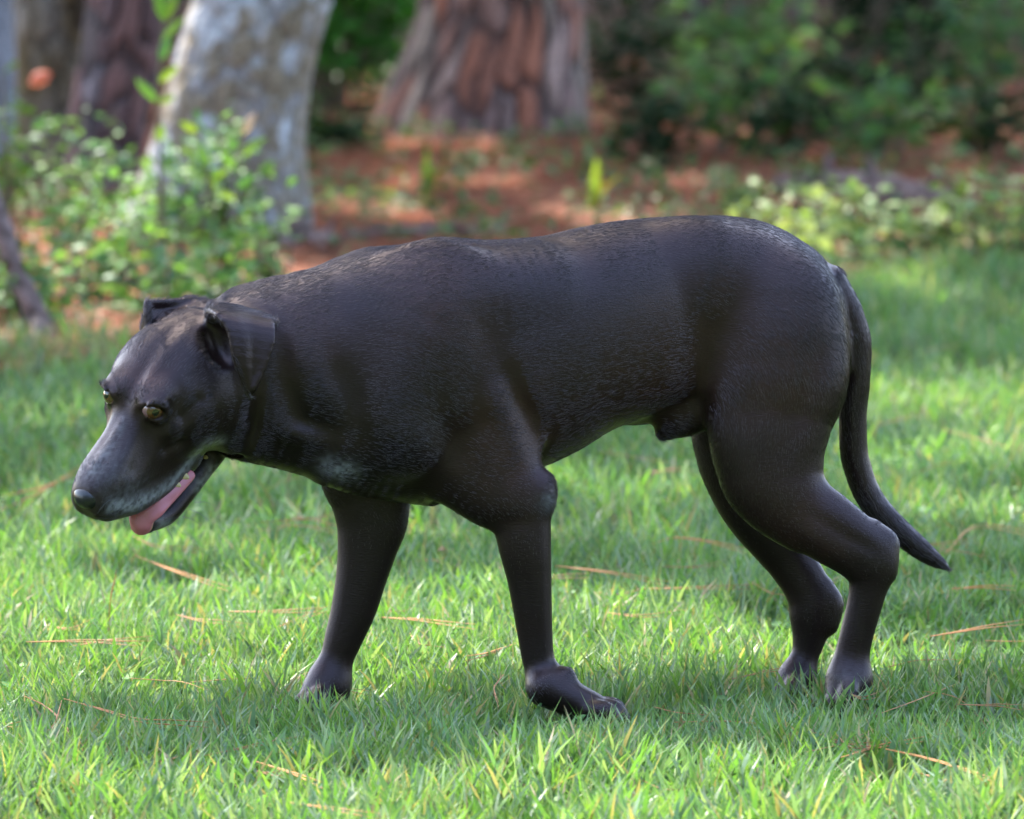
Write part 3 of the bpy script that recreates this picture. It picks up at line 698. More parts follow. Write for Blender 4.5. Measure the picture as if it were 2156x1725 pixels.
# ================================================================== the dog
class Field:
    """a solid described by a signed field on a grid, meshed into one continuous skin"""
    def __init__(s, lo, hi, h):
        s.lo = np.array(lo, float); s.h = h
        s.n = np.ceil((np.array(hi)-s.lo)/h).astype(int)+1
        s.F = np.full(s.n, 0.5, np.float32)
    def sub(s, lo, hi):
        i0 = np.clip(np.floor((np.array(lo)-s.lo)/s.h).astype(int), 0, s.n-1)
        i1 = np.clip(np.ceil((np.array(hi)-s.lo)/s.h).astype(int)+1, 1, s.n)
        sl = tuple(slice(a, b) for a, b in zip(i0, i1))
        ax = [(s.lo[d]+s.h*np.arange(i0[d], i1[d])).astype(np.float32) for d in range(3)]
        return sl, ax[0][:, None, None], ax[1][None, :, None], ax[2][None, None, :]
    def join(s, sl, d, k, mode='u'):
        a = s.F[sl]
        if mode == 'u':
            t = np.clip(0.5+0.5*(a-d)/k, 0, 1); s.F[sl] = a*(1-t)+d*t-k*t*(1-t)
        else:
            d = -d; t = np.clip(0.5-0.5*(a-d)/k, 0, 1); s.F[sl] = a*(1-t)+d*t+k*t*(1-t)
    def chain(s, pts, rad, lat=(0, 1, 0), ratio=1.0, k=0.02, mode='u'):
        """tapered limb through pts; rad = half-thickness in the plane across `lat`, rad*ratio along `lat`"""
        pts = np.asarray(pts, float); n = len(pts); rad = np.broadcast_to(np.asarray(rad, float), (n,))
        ratio = np.broadcast_to(np.asarray(ratio, float), (n,)); L = nrm(lat)
        if n > 2:                                    # smooth curve through the stations
            t0 = np.concatenate(([0], np.cumsum(np.linalg.norm(np.diff(pts, axis=0), axis=1))))
            tt = np.unique(np.concatenate([np.linspace(t0[i], t0[i+1], 6) for i in range(n-1)]))
            pts = np.stack([pchip(tt, t0, pts[:, d]) for d in range(3)], 1); rad = pchip(tt, t0, rad); ratio = pchip(tt, t0, ratio); n = len(tt)
        big = (rad*np.maximum(ratio, 1)).max()+k+3*s.h
        lo, hi = pts.min(0)-big, pts.max(0)+big
        sl, X, Y, Z = s.sub(lo, hi); D = None
        for i in range(n-1):
            a, b = pts[i], pts[i+1]; ab = b-a; al = ab@L; abp = ab-al*L; den = max(abp@abp, 1e-9)
            qx, qy, qz = X-a[0], Y-a[1], Z-a[2]
            la = qx*L[0]+qy*L[1]+qz*L[2]
            t = np.clip((qx*abp[0]+qy*abp[1]+qz*abp[2])/den, 0, 1).astype(np.float32)
            q2 = qx*qx+qy*qy+qz*qz-la*la
            tt = (qx*abp[0]+qy*abp[1]+qz*abp[2])
            d2 = np.maximum(q2-2*t*tt+t*t*den, 0)
            r = rad[i]+(rad[i+1]-rad[i])*t; ra = ratio[i]+(ratio[i+1]-ratio[i])*t
            d = np.sqrt(d2+((la-t*al)/ra)**2)-r
            D = d if D is None else np.minimum(D, d)
        s.join(sl, D, k, mode)
    def ball(s, c, r, axes=None, k=0.02, mode='u'):
        c = np.asarray(c, float); r = np.broadcast_to(np.asarray(r, float), (3,)); big = r.max()+k+3*s.h
        sl, X, Y, Z = s.sub(c-big, c+big)
        A = np.eye(3) if axes is None else np.asarray(axes, float)
        q = [(X-c[0])*a[0]+(Y-c[1])*a[1]+(Z-c[2])*a[2] for a in A]
        k0 = np.sqrt(sum((q[i]/r[i])**2 for i in range(3)))
        k1 = np.sqrt(sum((q[i]/r[i]**2)**2 for i in range(3)))+1e-6
        s.join(sl, k0*(k0-1)/k1, k, mode)
    def loft(s, O, f, sd, u, xs, top, bot, w, off=None, p=2.2, k=0.02, unit=0.09, fine=200):
        """solid whose outline across `f` is given by top, bottom and half width at stations xs"""
        O, f, sd, u = (np.asarray(v, float) for v in (O, f, sd, u))
        xs = np.asarray(xs, float); g = np.linspace(xs[0], xs[-1], fine)
        T, B, W = pchip(g, xs, top), pchip(g, xs, bot), pchip(g, xs, w)
        Of = pchip(g, xs, off) if off is not None else np.zeros(fine)
        cs = []
        for i in range(0, fine, 8):
            for uu in (T[i], B[i]):
                for ww in (-W[i], W[i]): cs.append(O+g[i]*f+uu*u+(ww+Of[i])*sd)
        cs = np.array(cs); m = k+4*s.h+0.01
        sl, X, Y, Z = s.sub(cs.min(0)-m, cs.max(0)+m)
        qx, qy, qz = X-O[0], Y-O[1], Z-O[2]
        a = (qx*f[0]+qy*f[1]+qz*f[2]).astype(np.float32)
        lz = qx*u[0]+qy*u[1]+qz*u[2]; ly = qx*sd[0]+qy*sd[1]+qz*sd[2]
        def tab(v): return np.interp(a, g, v).astype(np.float32)
        if np.allclose(f, (1, 0, 0)):
            a1 = a[:, :1, :1]
            def tab(v): return np.interp(a1, g, v).astype(np.float32)
        T, B, W, Of = tab(T), tab(B), tab(W), tab(Of)
        c, hh = (T+B)/2, np.maximum((T-B)/2, 1e-3)
        q = (np.abs((lz-c)/hh)**p+np.abs((ly-Of)/np.maximum(W, 1e-3))**p)**(1/p)
        d = (q-1)*np.minimum(np.minimum(hh, W)*1.0, unit)
        d = np.maximum(d, np.maximum(a-xs[-1], xs[0]-a))
        s.join(sl, d, k)
    def plate(s, tri, th, k=0.004):
        """thin triangular sheet with rounded edges"""
        a, b, c = (np.asarray(v, float) for v in tri); m = max(th)+k+3*s.h if hasattr(th, '__len__') else th+k+3*s.h
        P = np.array((a, b, c)); sl, X, Y, Z = s.sub(P.min(0)-m, P.max(0)+m)
        n = np.cross(b-a, c-a); nn = n@n
        def dot(q, v): return q[0]*v[0]+q[1]*v[1]+q[2]*v[2]
        inside = None; ed = None
        for p0, p1 in ((a, b), (b, c), (c, a)):
            e = p1-p0; q = (X-p0[0], Y-p0[1], Z-p0[2])
            sgn = dot(q, np.cross(e, n)) <= 0
            inside = sgn if inside is None else inside & sgn
            t = np.clip(dot(q, e)/(e@e), 0, 1)
            dd = (q[0]-t*e[0])**2+(q[1]-t*e[1])**2+(q[2]-t*e[2])**2
            ed = dd if ed is None else np.minimum(ed, dd)
        q = (X-a[0], Y-a[1], Z-a[2]); pl = dot(q, n)**2/nn
        s.join(sl, np.sqrt(np.where(inside, pl, ed))-th, k)
    def press(s, line, sigma, amp, ymax=None, axis=None):
        """furrow (amp>0) or ridge (amp<0) along a polyline; axis = direction along which it reaches through"""
        P = np.asarray(line, float); m = 3*sigma
        lo, hi = P.min(0)-m, P.max(0)+m
        if axis == 'y': lo[1] = s.lo[1]; hi[1] = ymax
        sl, X, Y, Z = s.sub(lo, hi); best = None
        wy = 0.0 if axis == 'y' else 1.0
        wt = None; m_ = len(P)-1
        for i, (a, b) in enumerate(zip(P[:-1], P[1:])):
            e = (b-a)*np.array((1, wy, 1)); q = (X-a[0], (Y-a[1])*wy, Z-a[2])
            t = np.clip((q[0]*e[0]+q[1]*e[1]+q[2]*e[2])/max(e@e, 1e-9), 0, 1)
            d = (q[0]-t*e[0])**2+(q[1]-t*e[1])**2+(q[2]-t*e[2])**2; g = (t+i)/m_
            if best is None: best, wt = d, g
            else: wt = np.where(d < best, g, wt); best = np.minimum(best, d)
        fade = 1.0 if axis != 'y' else np.sin(math.pi*np.clip(.04+.92*wt, 0, 1))**.8
        s.F[sl] += amp*fade*np.exp(-best/sigma**2)
    def sample(s, P):
        q = (np.asarray(P, float)-s.lo)/s.h; q = np.clip(q, 0, np.array(s.n)-1.001); i = q.astype(int); f = q-i; o = 0
        for dx in (0, 1):
            for dy in (0, 1):
                for dz in (0, 1):
                    w = (f[..., 0] if dx else 1-f[..., 0])*(f[..., 1] if dy else 1-f[..., 1])*(f[..., 2] if dz else 1-f[..., 2])
                    o = o+w*s.F[i[..., 0]+dx, i[..., 1]+dy, i[..., 2]+dz]
        return o
    def seen(s, u, v, lift=0.0):
        """first point of the solid met by a line of sight of the survey frame"""
        d = ray(u, v); t = np.linspace((-.52-CAM[1])/d[1], (.15-CAM[1])/d[1], 900)
        P = CAM+t[:, None]*d; k = np.argmax(s.sample(P) < 0)
        return P[k]-nrm(d)*lift
    def mesh(s, relax=2):
        F = s.F; S = F < 0; c = None
        for dx in (0, 1):
            for dy in (0, 1):
                for dz in (0, 1):
                    v = S[dx:S.shape[0]-1+dx, dy:S.shape[1]-1+dy, dz:S.shape[2]-1+dz]
                    c = v.astype(np.int8) if c is None else c+v
        I = np.argwhere((c > 0) & (c < 8)); idm = np.full(c.shape, -1, np.int32)
        idm[I[:, 0], I[:, 1], I[:, 2]] = np.arange(len(I))
        cor = np.array([(x, y, z) for x in (0, 1) for y in (0, 1) for z in (0, 1)])
        V = np.stack([F[I[:, 0]+q[0], I[:, 1]+q[1], I[:, 2]+q[2]] for q in cor], 1)
        acc = np.zeros((len(I), 3)); cnt = np.zeros(len(I))
        for a in range(8):
            for b in range(a+1, 8):
                if np.abs(cor[a]-cor[b]).sum() != 1: continue
                m = (V[:, a] < 0) != (V[:, b] < 0)
                t = np.where(m, V[:, a]/np.where(m, V[:, a]-V[:, b], 1), 0)
                acc[m] += (cor[a]+t[:, None]*(cor[b]-cor[a]))[m]; cnt[m] += 1
        P = s.lo+s.h*(I+acc/cnt[:, None])
        Q = []
        for ax in range(3):
            o = [d for d in range(3) if d != ax]
            A = [slice(None)]*3; B = [slice(None)]*3; A[ax] = slice(0, -1); B[ax] = slice(1, None)
            e = S[tuple(A)] != S[tuple(B)]
            J = np.argwhere(e); J = J[(J[:, o[0]] > 0) & (J[:, o[1]] > 0) & (J[:, o[0]] < S.shape[o[0]]-1) & (J[:, o[1]] < S.shape[o[1]]-1)]
            out = S[tuple(A)][J[:, 0], J[:, 1], J[:, 2]]
            q = []
            for d0, d1 in ((1, 1), (0, 1), (0, 0), (1, 0)):
                K = J.copy(); K[:, o[0]] -= d0; K[:, o[1]] -= d1; q.append(idm[K[:, 0], K[:, 1], K[:, 2]])
            q = np.stack(q, 1); flip = out if ax != 1 else ~out
            q[~flip] = q[~flip][:, ::-1]; Q.append(q)
        Q = np.concatenate(Q)
        E = np.concatenate([Q[:, [0, 1]], Q[:, [1, 2]], Q[:, [2, 3]], Q[:, [3, 0]]])
        for _ in range(relax):
            sm = np.zeros_like(P); ct = np.zeros(len(P))
            for d in range(3): sm[:, d] = np.bincount(E[:, 0], P[E[:, 1], d], len(P))+np.bincount(E[:, 1], P[E[:, 0], d], len(P))
            ct = np.bincount(E[:, 0], minlength=len(P))+np.bincount(E[:, 1], minlength=len(P))
            P = P*0.5+0.5*sm/np.maximum(ct, 1)[:, None]
        return P, Q
def yc(u):                       # the spine lies a little askew: the front end is nearer to the lens
    return -0.17 + (u-900.0)/800.0*0.15

def st(pairs, y):
    """pairs of outline points seen from the side -> centre line and half thickness"""
    P, r = [], []
    for (u1, v1), (u2, v2) in pairs:
        a, b = at(u1, v1, y), at(u2, v2, y); P.append((a+b)/2); r.append(np.linalg.norm(a-b)/2)
    return np.array(P), np.array(r)

# head frame: forward along the muzzle, side towards the lens, up through the skull
HF = nrm((-0.537, -0.5, -0.675)); HS = nrm((0.8, -0.56, -0.217)); HU = nrm(np.cross(HF, HS)); HS = nrm(np.cross(HU, HF))
HO = at(305, 885, -0.32)
def hd(F, S, U): return HO + F*HF + S*HS + U*HU

def slim(n): return .0038*np.clip(np.arange(n)/(n*.4)-.6, 0, 1)

def build_dog_skin():
    D = Field((-0.60, -0.52, -0.01), (0.58, 0.18, 0.68), 0.0024)
    # ---- trunk
    us = [415, 440, 480, 540, 610, 690, 770, 860, 950, 1040, 1130, 1210, 1300, 1400, 1490, 1570, 1640, 1700, 1745, 1775, 1792]
    tp = [745, 680, 628, 604, 588, 552, 525, 515, 506, 506, 500, 483, 467, 458, 455, 460, 481, 521, 565, 620, 700]
    bt = [800, 860, 925, 935, 950, 985, 1008, 1024, 1034, 1020, 988, 952, 900, 868, 850, 850, 850, 840, 820, 800, 775]
    hw = [.030, .050, .064, .070, .076, .084, .094, .102, .112, .118, .120, .116, .106, .092, .078, .074, .076, .076, .062, .045, .025]
    xs, T, B, Of = [], [], [], []
    for u, a, b in zip(us, tp, bt):
        y = yc(u); p, q = at(u, a, y), at(u, b, y); xs.append(p[0]); T.append(p[2]); B.append(q[2]); Of.append(y)
    D.loft((0, 0, 0), (1, 0, 0), (0, 1, 0), (0, 0, 1), xs, T, B, hw, Of, p=2.15, k=0.02)
    # ---- shoulder blades, ribcage swell, croup
    for sgn in (-1, 1):
        y = yc(920)
        D.chain([at(905, 610, y+sgn*.066), at(860, 730, y+sgn*.088), at(800, 880, y+sgn*.085)], [.046, .060, .06], (0, 1, 0), [.36, .44, .6], k=0.06)
        D.chain([at(930, 618, yc(930)+sgn*.056), at(1010, 622, yc(1010)+sgn*.060), at(1120, 612, yc(1120)+sgn*.058)], [.036, .042, .034], (0, 1, 0), .8, k=0.05)
        D.chain([at(1480, 590, yc(1500)+sgn*.045), at(1620, 640, yc(1640)+sgn*.050)], [.06, .07], (0, 1, 0), .55, k=0.05)
    # ---- near hind leg
    y = yc(1640)-0.075
    P, r = st([((1510, 660), (1776, 690)), ((1492, 730), (1786, 725)), ((1489, 790), (1788, 770)), ((1491, 870), (1758, 850)), ((1499, 945), (1737, 920)),
               ((1513, 1000), (1734, 985)), ((1545, 1045), (1742, 1020)), ((1600, 1088), (1770, 1062)), ((1655, 1122), (1812, 1090)),
               ((1712, 1160), (1850, 1112)), ((1758, 1196), (1884, 1142)), ((1781, 1222), (1886, 1180)), ((1783, 1255), (1872, 1225)),
               ((1774, 1300), (1858, 1278)), ((1762, 1340), (1846, 1330)), ((1750, 1385), (1836, 1385)), ((1744, 1420), (1833, 1418))], y)
    rat = [.54, .52, .48, .48, .50, .52, .56, .58, .58, .60, .56, .58, .62, .66, .68, .66, .72]
    yy = np.interp(np.arange(17), [0, 4, 8, 12, 16], [0.012, -0.006, -0.008, -0.004, 0.0]); P[:, 1] += yy
    D.chain(P, r-slim(17), (0, 1, 0), rat, k=0.022)
    D.chain([at(1840, 1108, y), at(1873, 1145, y), at(1868, 1200, y)], [.008, .0125, .012], (0, 1, 0), 1.0, k=0.012)   # heel bone
    pw = [at(1788, 1440, y), at(1778, 1478, y-.01)]
    D.chain(pw, [.027, .027], (0, 1, 0), 1.0, k=0.025)
    for dy, du, dv in ((-.028, 10, 2), (-.010, -16, 12), (.010, -18, 8), (.026, 4, -4)):
        D.chain([at(1785+du*.3, 1440, y+dy*.7), at(1775+du, 1466+dv, y+dy-.004), at(1764+du, 1487+dv, y+dy-.010)], [.013, .0140, .0095], (0, 1, 0), .85, k=0.003)
    # ---- far hind leg
    y = yc(1640)+0.065
    P, r = st([((1500, 640), (1740, 640)), ((1470, 780), (1720, 760)), ((1453, 900), (1690, 880)), ((1466, 965), (1680, 940)), ((1492, 1030), (1672, 1010)),
               ((1531, 1092), (1680, 1080)), ((1572, 1142), (1697, 1132)), ((1612, 1192), (1722, 1182)), ((1641, 1240), (1750, 1222)),
               ((1655, 1288), (1770, 1268)), ((1662, 1340), (1748, 1335)), ((1660, 1390), (1727, 1385)), ((1650, 1430), (1708, 1425))], y)
    D.chain(P, r-slim(13), (0, 1, 0), [.40, .40, .44, .48, .52, .56, .58, .58, .60, .60, .66, .70, .8], k=0.02)
    D.chain([at(1738, 1235, y), at(1758, 1272, y), at(1748, 1315, y)], [.008, .011, .011], k=0.012)
    D.chain([at(1676, 1430, y), at(1665, 1462, y-.01)], [.024, .024], k=0.022)
    for dy, du in ((-.026, 6), (-.009, -14), (.009, -14), (.024, 4)):
        D.chain([at(1672+du*.3, 1435, y+dy*.7), at(1660+du, 1458, y+dy-.006), at(1650+du, 1475, y+dy-.01)], [.012, .013, .009], k=0.003)
    # ---- near foreleg: upright, the paw folded back
    y = yc(1060)-0.085
    P, r = st([((800, 770), (1010, 740)), ((835, 880), (1095, 840)), ((880, 965), (1128, 935)), ((940, 1030), (1143, 990)), ((1002, 1072), (1161, 1040)), ((1034, 1112), (1162, 1090)),
               ((1047, 1160), (1164, 1150)), ((1062, 1220), (1166, 1212)), ((1074, 1285), (1168, 1285)), ((1083, 1340), (1170, 1340)),
               ((1092, 1390), (1174, 1388)), ((1104, 1425), (1186, 1415)), ((1124, 1458), (1196, 1432))], y)
    P[:, 1] += np.interp(np.arange(13), [0, 2, 4, 6, 12], [.016, .004, 0.0, 0, .012])
    D.chain(P, r-slim(13), (0, 1, 0), [.32, .36, .42, .46, .52, .56, .60, .64, .68, .70, .76, .76, .74], k=0.028)
    D.ball(at(1148, 1035, y), (.014, .017, .024), k=0.015)                                    # elbow
    D.ball(at(1190, 1425, y), (.0125, .012, .013), k=0.007)                                   # carpal pad
    D.chain([at(1150, 1446, y), at(1198, 1470, y-.004), at(1246, 1494, y-.006)], [.026, .0235, .022], (0, 1, 0), 1.05, k=0.014)
    for dy, du, dv in ((-.028, -4, 4), (-.010, 12, 0), (.010, 12, -4), (.026, -2, -4)):
        D.chain([at(1238+du*.3, 1490+dv, y+dy*.7), at(1276+du, 1494+dv, y+dy), at(1300+du, 1516+dv, y+dy)], [.013, .0135, .0095], k=0.003)
    # ---- far foreleg
    y = yc(780)+0.075
    P, r = st([((690, 880), (880, 880)), ((672, 990), (872, 985)), ((694, 1045), (864, 1040)), ((706, 1095), (860, 1090)), ((708, 1150), (842, 1140)),
               ((703, 1215), (820, 1208)), ((692, 1280), (800, 1275)), ((678, 1345), (772, 1335)), ((663, 1405), (745, 1398)), ((650, 1450), (732, 1440))], y)
    D.chain(P, r-slim(10), (0, 1, 0), [.36, .40, .44, .48, .54, .60, .64, .70, .76, .82], k=0.02)
    D.chain([at(690, 1445, y), at(668, 1480, y-.006)], [.027, .026], k=0.024)
    for dy, du in ((-.028, 4), (-.010, -16), (.010, -16), (.026, 4)):
        D.chain([at(680+du*.3, 1455, y+dy*.7), at(655+du, 1480, y+dy-.006), at(640+du, 1497, y+dy-.008)], [.013, .0135, .0095], k=0.003)
    # ---- chest keel, sheath
    D.chain([at(690, 985, yc(690)-.02), at(770, 1012, yc(770)-.01), at(900, 1025, yc(900))], [.020, .018, .02], (0, 1, 0), 1.6, k=0.03)
    ys = yc(1430)
    D.chain([at(1330, 868, ys), at(1385, 858, ys-.01), at(1425, 868, ys-.012), at(1480, 840, ys)], [.012, .020, .030, .034], (0, 1, 0), .75, k=0.02)
    D.chain([at(1425, 880, ys-.012), at(1396, 914, ys-.014)], [.024, .0095], (0, 1, 0), .7, k=0.012)
    # ---- tail
    tl = [(1748, 590), (1786, 660), (1806, 730), (1803, 800), (1796, 870), (1797, 940), (1810, 1000), (1834, 1052), (1872, 1098), (1920, 1142), (1964, 1176), (1992, 1194)]
    tr = [.020, .019, .0175, .0178, .0178, .0180, .0178, .0172, .0165, .0150, .0105, .0045]
    D.chain([at(u, v, yc(1760)+.01+0.02*i/11) for i, (u, v) in enumerate(tl)], tr, k=0.008)
    # ---- neck folds up to the skull
    D.chain([hd(-.06, 0, 0), at(500, 780, -.235), at(620, 770, yc(620))], [.075, .092, .105], (0, 1, 0), [.8, .74, .74], k=0.03)
    D.chain([hd(-.08, 0, -.085), at(520, 905, -.24), at(620, 930, yc(620))], [.030, .034, .034], (0, 1, 0), [1.3, 1.3, 1.4], k=0.035)
    # ---- skull and upper jaw
    Fs = [-.150, -.115, -.080, -.045, -.015, .010, .028, .050, .075, .100, .120, .134, .142]
    To = [ .044,  .060,  .068,  .067,  .061, .051, .037, .030, .027, .024, .018, .008, -.008]
    Bo = [-.050, -.070, -.088, -.092, -.092,-.090,-.088,-.082,-.073,-.063,-.052,-.040, -.026]
    Wi = [ .042,  .056,  .065,  .066,  .060, .052, .045, .041, .039, .036, .031, .024, .014]
    D.loft(HO, HF, HS, HU, Fs, To, Bo, Wi, p=2.35, k=0.014, unit=0.05)
    for sg in (-1, 1):
        D.ball(hd(-.055, sg*.046, -.018), (.048, .026, .044), (HF, HS, HU), k=0.02)           # cheek muscle
        D.ball(hd(-.006, sg*.031, .050), (.022, .016, .009), (HF, HS, HU), k=0.016)           # brow
        D.chain([hd(.000, sg*.046, .004), hd(-.04, sg*.060, .006)], [.011, .012], HS, .8, k=0.015)  # cheekbone
        D.chain([hd(.118, sg*.018, -.022), hd(.085, sg*.028, -.048), hd(.04, sg*.033, -.066), hd(-.01, sg*.036, -.074)], [.018, .018, .018, .018], HS, .62, k=0.014)   # lips
    # ---- lower jaw
    D.chain([hd(-.105, 0, -.112), hd(-.07, 0, -.130), hd(-.03, 0, -.136), hd(.01, 0, -.139), hd(.042, 0, -.137), hd(.068, 0, -.124)], [.030, .022, .0180, .0170, .0170, .0145], HS, [1.4, 1.5, 1.6, 1.55, 1.45, 1.3], k=0.010)
    # mouth: an opening between the lips on the near side; a wall of dark gum closes it in the middle
    D.chain([hd(-.062, .046, -.104), hd(-.03, .046, -.103), hd(.0, .046, -.105), hd(.04, .044, -.100), hd(.08, .04, -.088), hd(.11, .04, -.078)], [.009, .0135, .0165, .0195, .020, .018], HS, [3, 2.6, 2.3, 1.9, 1.9, 2], k=0.004, mode='s')
    D.chain([hd(-.05, -.008, -.10), hd(.0, -.008, -.105), hd(.05, -.008, -.10)], [.02, .024, .022], HS, .4, k=0.004)
    # ---- ears: thin folded flaps
    e = at
    def sheet(cols, th, k=0.005, n=5):
        """thin curved sheet through rows of points"""
        G = np.array(cols)                                        # (r, c, 3)
        r, c = G.shape[:2]; R_, C_ = np.linspace(0, r-1, n), np.linspace(0, c-1, n)
        H = np.stack([np.stack([pchip(R_, np.arange(r), G[:, j, d]) for j in range(c)], 1) for d in range(3)], -1) if r > 2 else np.array([[G[0, j]*(1-t)+G[1, j]*t for j in range(c)] for t in np.linspace(0, 1, n)])
        H = np.stack([np.stack([pchip(C_, np.arange(c), H[i, :, d]) for i in range(n)], 0) for d in range(3)], -1) if c > 2 else np.array([[H[i, 0]*(1-t)+H[i, 1]*t for t in np.linspace(0, 1, n)] for i in range(n)])
        for i in range(n-1):
            for j in range(n-1):
                D.plate((H[i, j], H[i+1, j], H[i+1, j+1]), th, k=0.0015); D.plate((H[i, j], H[i+1, j+1], H[i, j+1]), th, k=0.0015)
    # near ear: rises from the skull, folds over, hangs to a point
    sheet([[e(449, 652, -.315), e(480, 650, -.305), e(525, 660, -.295), e(566, 670, -.290)],
           [e(457, 662, -.352), e(486, 668, -.352), e(530, 676, -.345), e(574, 684, -.342)],
           [e(484, 700, -.366), e(505, 704, -.366), e(540, 708, -.358), e(576, 716, -.358)],
           [e(494, 752, -.370), e(512, 756, -.370), e(536, 758, -.362), e(563, 762, -.364)],
           [e(522, 822, -.362), e(526, 826, -.362), e(530, 826, -.360), e(535, 818, -.366)]], .0040, n=12)
    D.chain([e(450, 664, -.316), e(485, 674, -.306), e(530, 684, -.296)], [.010, .012, .010], (0, 1, 0), 1.5, k=0.020)
    D.ball(e(460, 722, -.330), (.018, .026, .032), (nrm((.9, .1, .35)), np.array((0, 1, 0)), nrm((-.35, 0, .9))), k=0.010, mode='s')
    # far ear: seen from the front, folded forward over its dark hollow
    sheet([[e(309, 637, -.262), e(340, 636, -.250), e(372, 635, -.240), e(404, 635, -.235)],
           [e(310, 650, -.258), e(340, 652, -.245), e(372, 650, -.238), e(402, 648, -.235)],
           [e(312, 676, -.262), e(340, 676, -.262), e(370, 664, -.258), e(402, 655, -.250)]], .0036, n=6)
    sheet([[e(309, 638, -.262), e(313, 660, -.268)], [e(306, 668, -.266), e(312, 684, -.270)], [e(299, 698, -.255), e(310, 695, -.268)]], .0034, n=5)
    D.chain([e(400, 645, -.235), e(425, 650, -.245)], [.010, .012], k=0.014)
    # ---- eyes: rims, opening, each mirrored across the head
    def mir(p): p = np.asarray(p); return p-2*((p-HO)@HS)*HS
    c = D.seen(328, 869); ax = nrm(HS*.80+HF*.45+HU*.25)
    du = nrm(np.cross(ax, (0.25, 0, 1))); dv = nrm(np.cross(du, ax))
    up = [D.seen(u, v) for u, v in ((305, 861), (312, 854), (323, 850), (336, 853), (347, 862), (352, 871))]
    lo = [D.seen(u, v) for u, v in ((305, 863), (310, 876), (321, 887), (335, 887), (347, 878), (352, 872))]
    n_out = -nrm(ray(328, 869))
    for m in (lambda p: np.asarray(p), mir):
        M = (lambda v: v) if m is not mir else (lambda v: v-2*(v@HS)*HS)
        D.ball(m(c), (.0122, .0106, .013), (M(du), M(dv), M(ax)), k=0.003, mode='s')
        D.chain([m(p+ax*.0005) for p in up], [.0022, .0030, .0036, .0036, .0030, .0022], M(ax), 1.0, k=0.004)
        D.chain([m(p) for p in lo], [.0022, .0026, .0030, .0032, .0030, .0024], M(ax), 1.0, k=0.004)
        D.press([m(p-HU*.012) for p in lo[1:5]], .005, .0018)
    D.eye = [(c-ax*.0124, ax), (mir(c-ax*.0124), ax-2*(ax@HS)*HS)]
    # ---- surface modelling seen on the near flank
    def on(pts): return [at(u, v, yc(u)) for u, v in pts]
    ym = yc(1000)+.0
    def furrow(pts, s, a): D.press(on(pts), s*1.15, a*.70, ymax=min(yc(p[0]) for p in pts), axis='y')
    furrow([(1000, 610), (1008, 660), (1015, 740), (1000, 830)], .030, .0035)          # behind the shoulder blade
    furrow([(880, 610), (930, 600), (960, 650), (965, 740)], .026, -.004)
    furrow([(1060, 740), (1105, 860), (1122, 960)], .014, .010)
    furrow([(1030, 780), (1075, 880), (1095, 970)], .020, -.006)                     # behind the arm
    furrow([(890, 640), (850, 740), (820, 840), (860, 930), (960, 1010)], .026, -.007)
    furrow([(930, 760), (920, 850), (970, 940), (1030, 1000)], .018, .006)
    furrow([(700, 740), (750, 850), (790, 960)], .020, .009)                        # before the shoulder
    furrow([(590, 690), (600, 790), (640, 868), (740, 905)], .013, .009)            # neck folds
    furrow([(640, 700), (680, 800), (740, 850)], .016, -.007)
    furrow([(555, 830), (600, 895), (700, 925)], .013, -.007)
    furrow([(560, 920), (640, 950)], .012, .004)
    furrow([(1500, 640), (1472, 720), (1478, 810)], .020, .006)                     # flank fold
    furrow([(1000, 1080), (1060, 1078), (1120, 1072)], .010, .005)
    furrow([(1095, 1120), (1112, 1250), (1118, 1380)], .008, .004)
    furrow([(1140, 1090), (1142, 1250), (1146, 1360)], .008, -.002)
    furrow([(765, 1090), (740, 1250), (715, 1390)], .009, .004)
    furrow([(1640, 960), (1670, 860), (1710, 760), (1740, 680)], .018, .009)                     # thigh muscles
    furrow([(1545, 690), (1525, 800), (1520, 900), (1535, 990)], .024, -.008)
    furrow([(1590, 760), (1580, 880), (1590, 980)], .018, .004)
    furrow([(1735, 740), (1710, 860), (1690, 960)], .014, -.005)
    furrow([(1690, 1052), (1780, 1108), (1845, 1140)], .008, .006)
    furrow([(1640, 1070), (1730, 1130), (1800, 1185)], .010, -.004)
    furrow([(1815, 1210), (1812, 1300), (1800, 1390)], .006, .0035)
    furrow([(1680, 1130), (1710, 1190), (1735, 1260)], .008, .006)
    furrow([(540, 815), (533, 890), (508, 950)], .010, .012)
    furrow([(470, 800), (505, 850), (505, 910)], .022, -.004)
    # forehead furrow and temples
    D.press([hd(-.13, 0, .066), hd(-.06, 0, .068), hd(.0, 0, .056), hd(.02, 0, .04)], .009, .0022)
    D.press([hd(-.10, .02, .07), hd(-.04, .016, .067), hd(-.005, .012, .06)], .008, -.0012)
    D.press([hd(.02, .0, .036), hd(.06, .0, .029), hd(.1, 0, .025)], .006, -.002)
    for sg in (-1, 1):
        D.press([hd(.022, sg*.030, .018), hd(.07, sg*.038, .002)], .012, .004)
        D.press([hd(-.015, sg*.055, .012), hd(-.04, sg*.062, .016)], .011, .005)
        D.press([hd(.020, sg*.022, .045), hd(.012, sg*.032, .050)], .007, .003)
        D.press([hd(.02, sg*.045, -.012), hd(.0, sg*.052, -.016)], .009, .004)
    P, Q = D.mesh(3)
    return D, P, Q

def small_field(lo, hi, h, fn, relax=2):
    f = Field(lo, hi, h); fn(f); return f.mesh(relax)

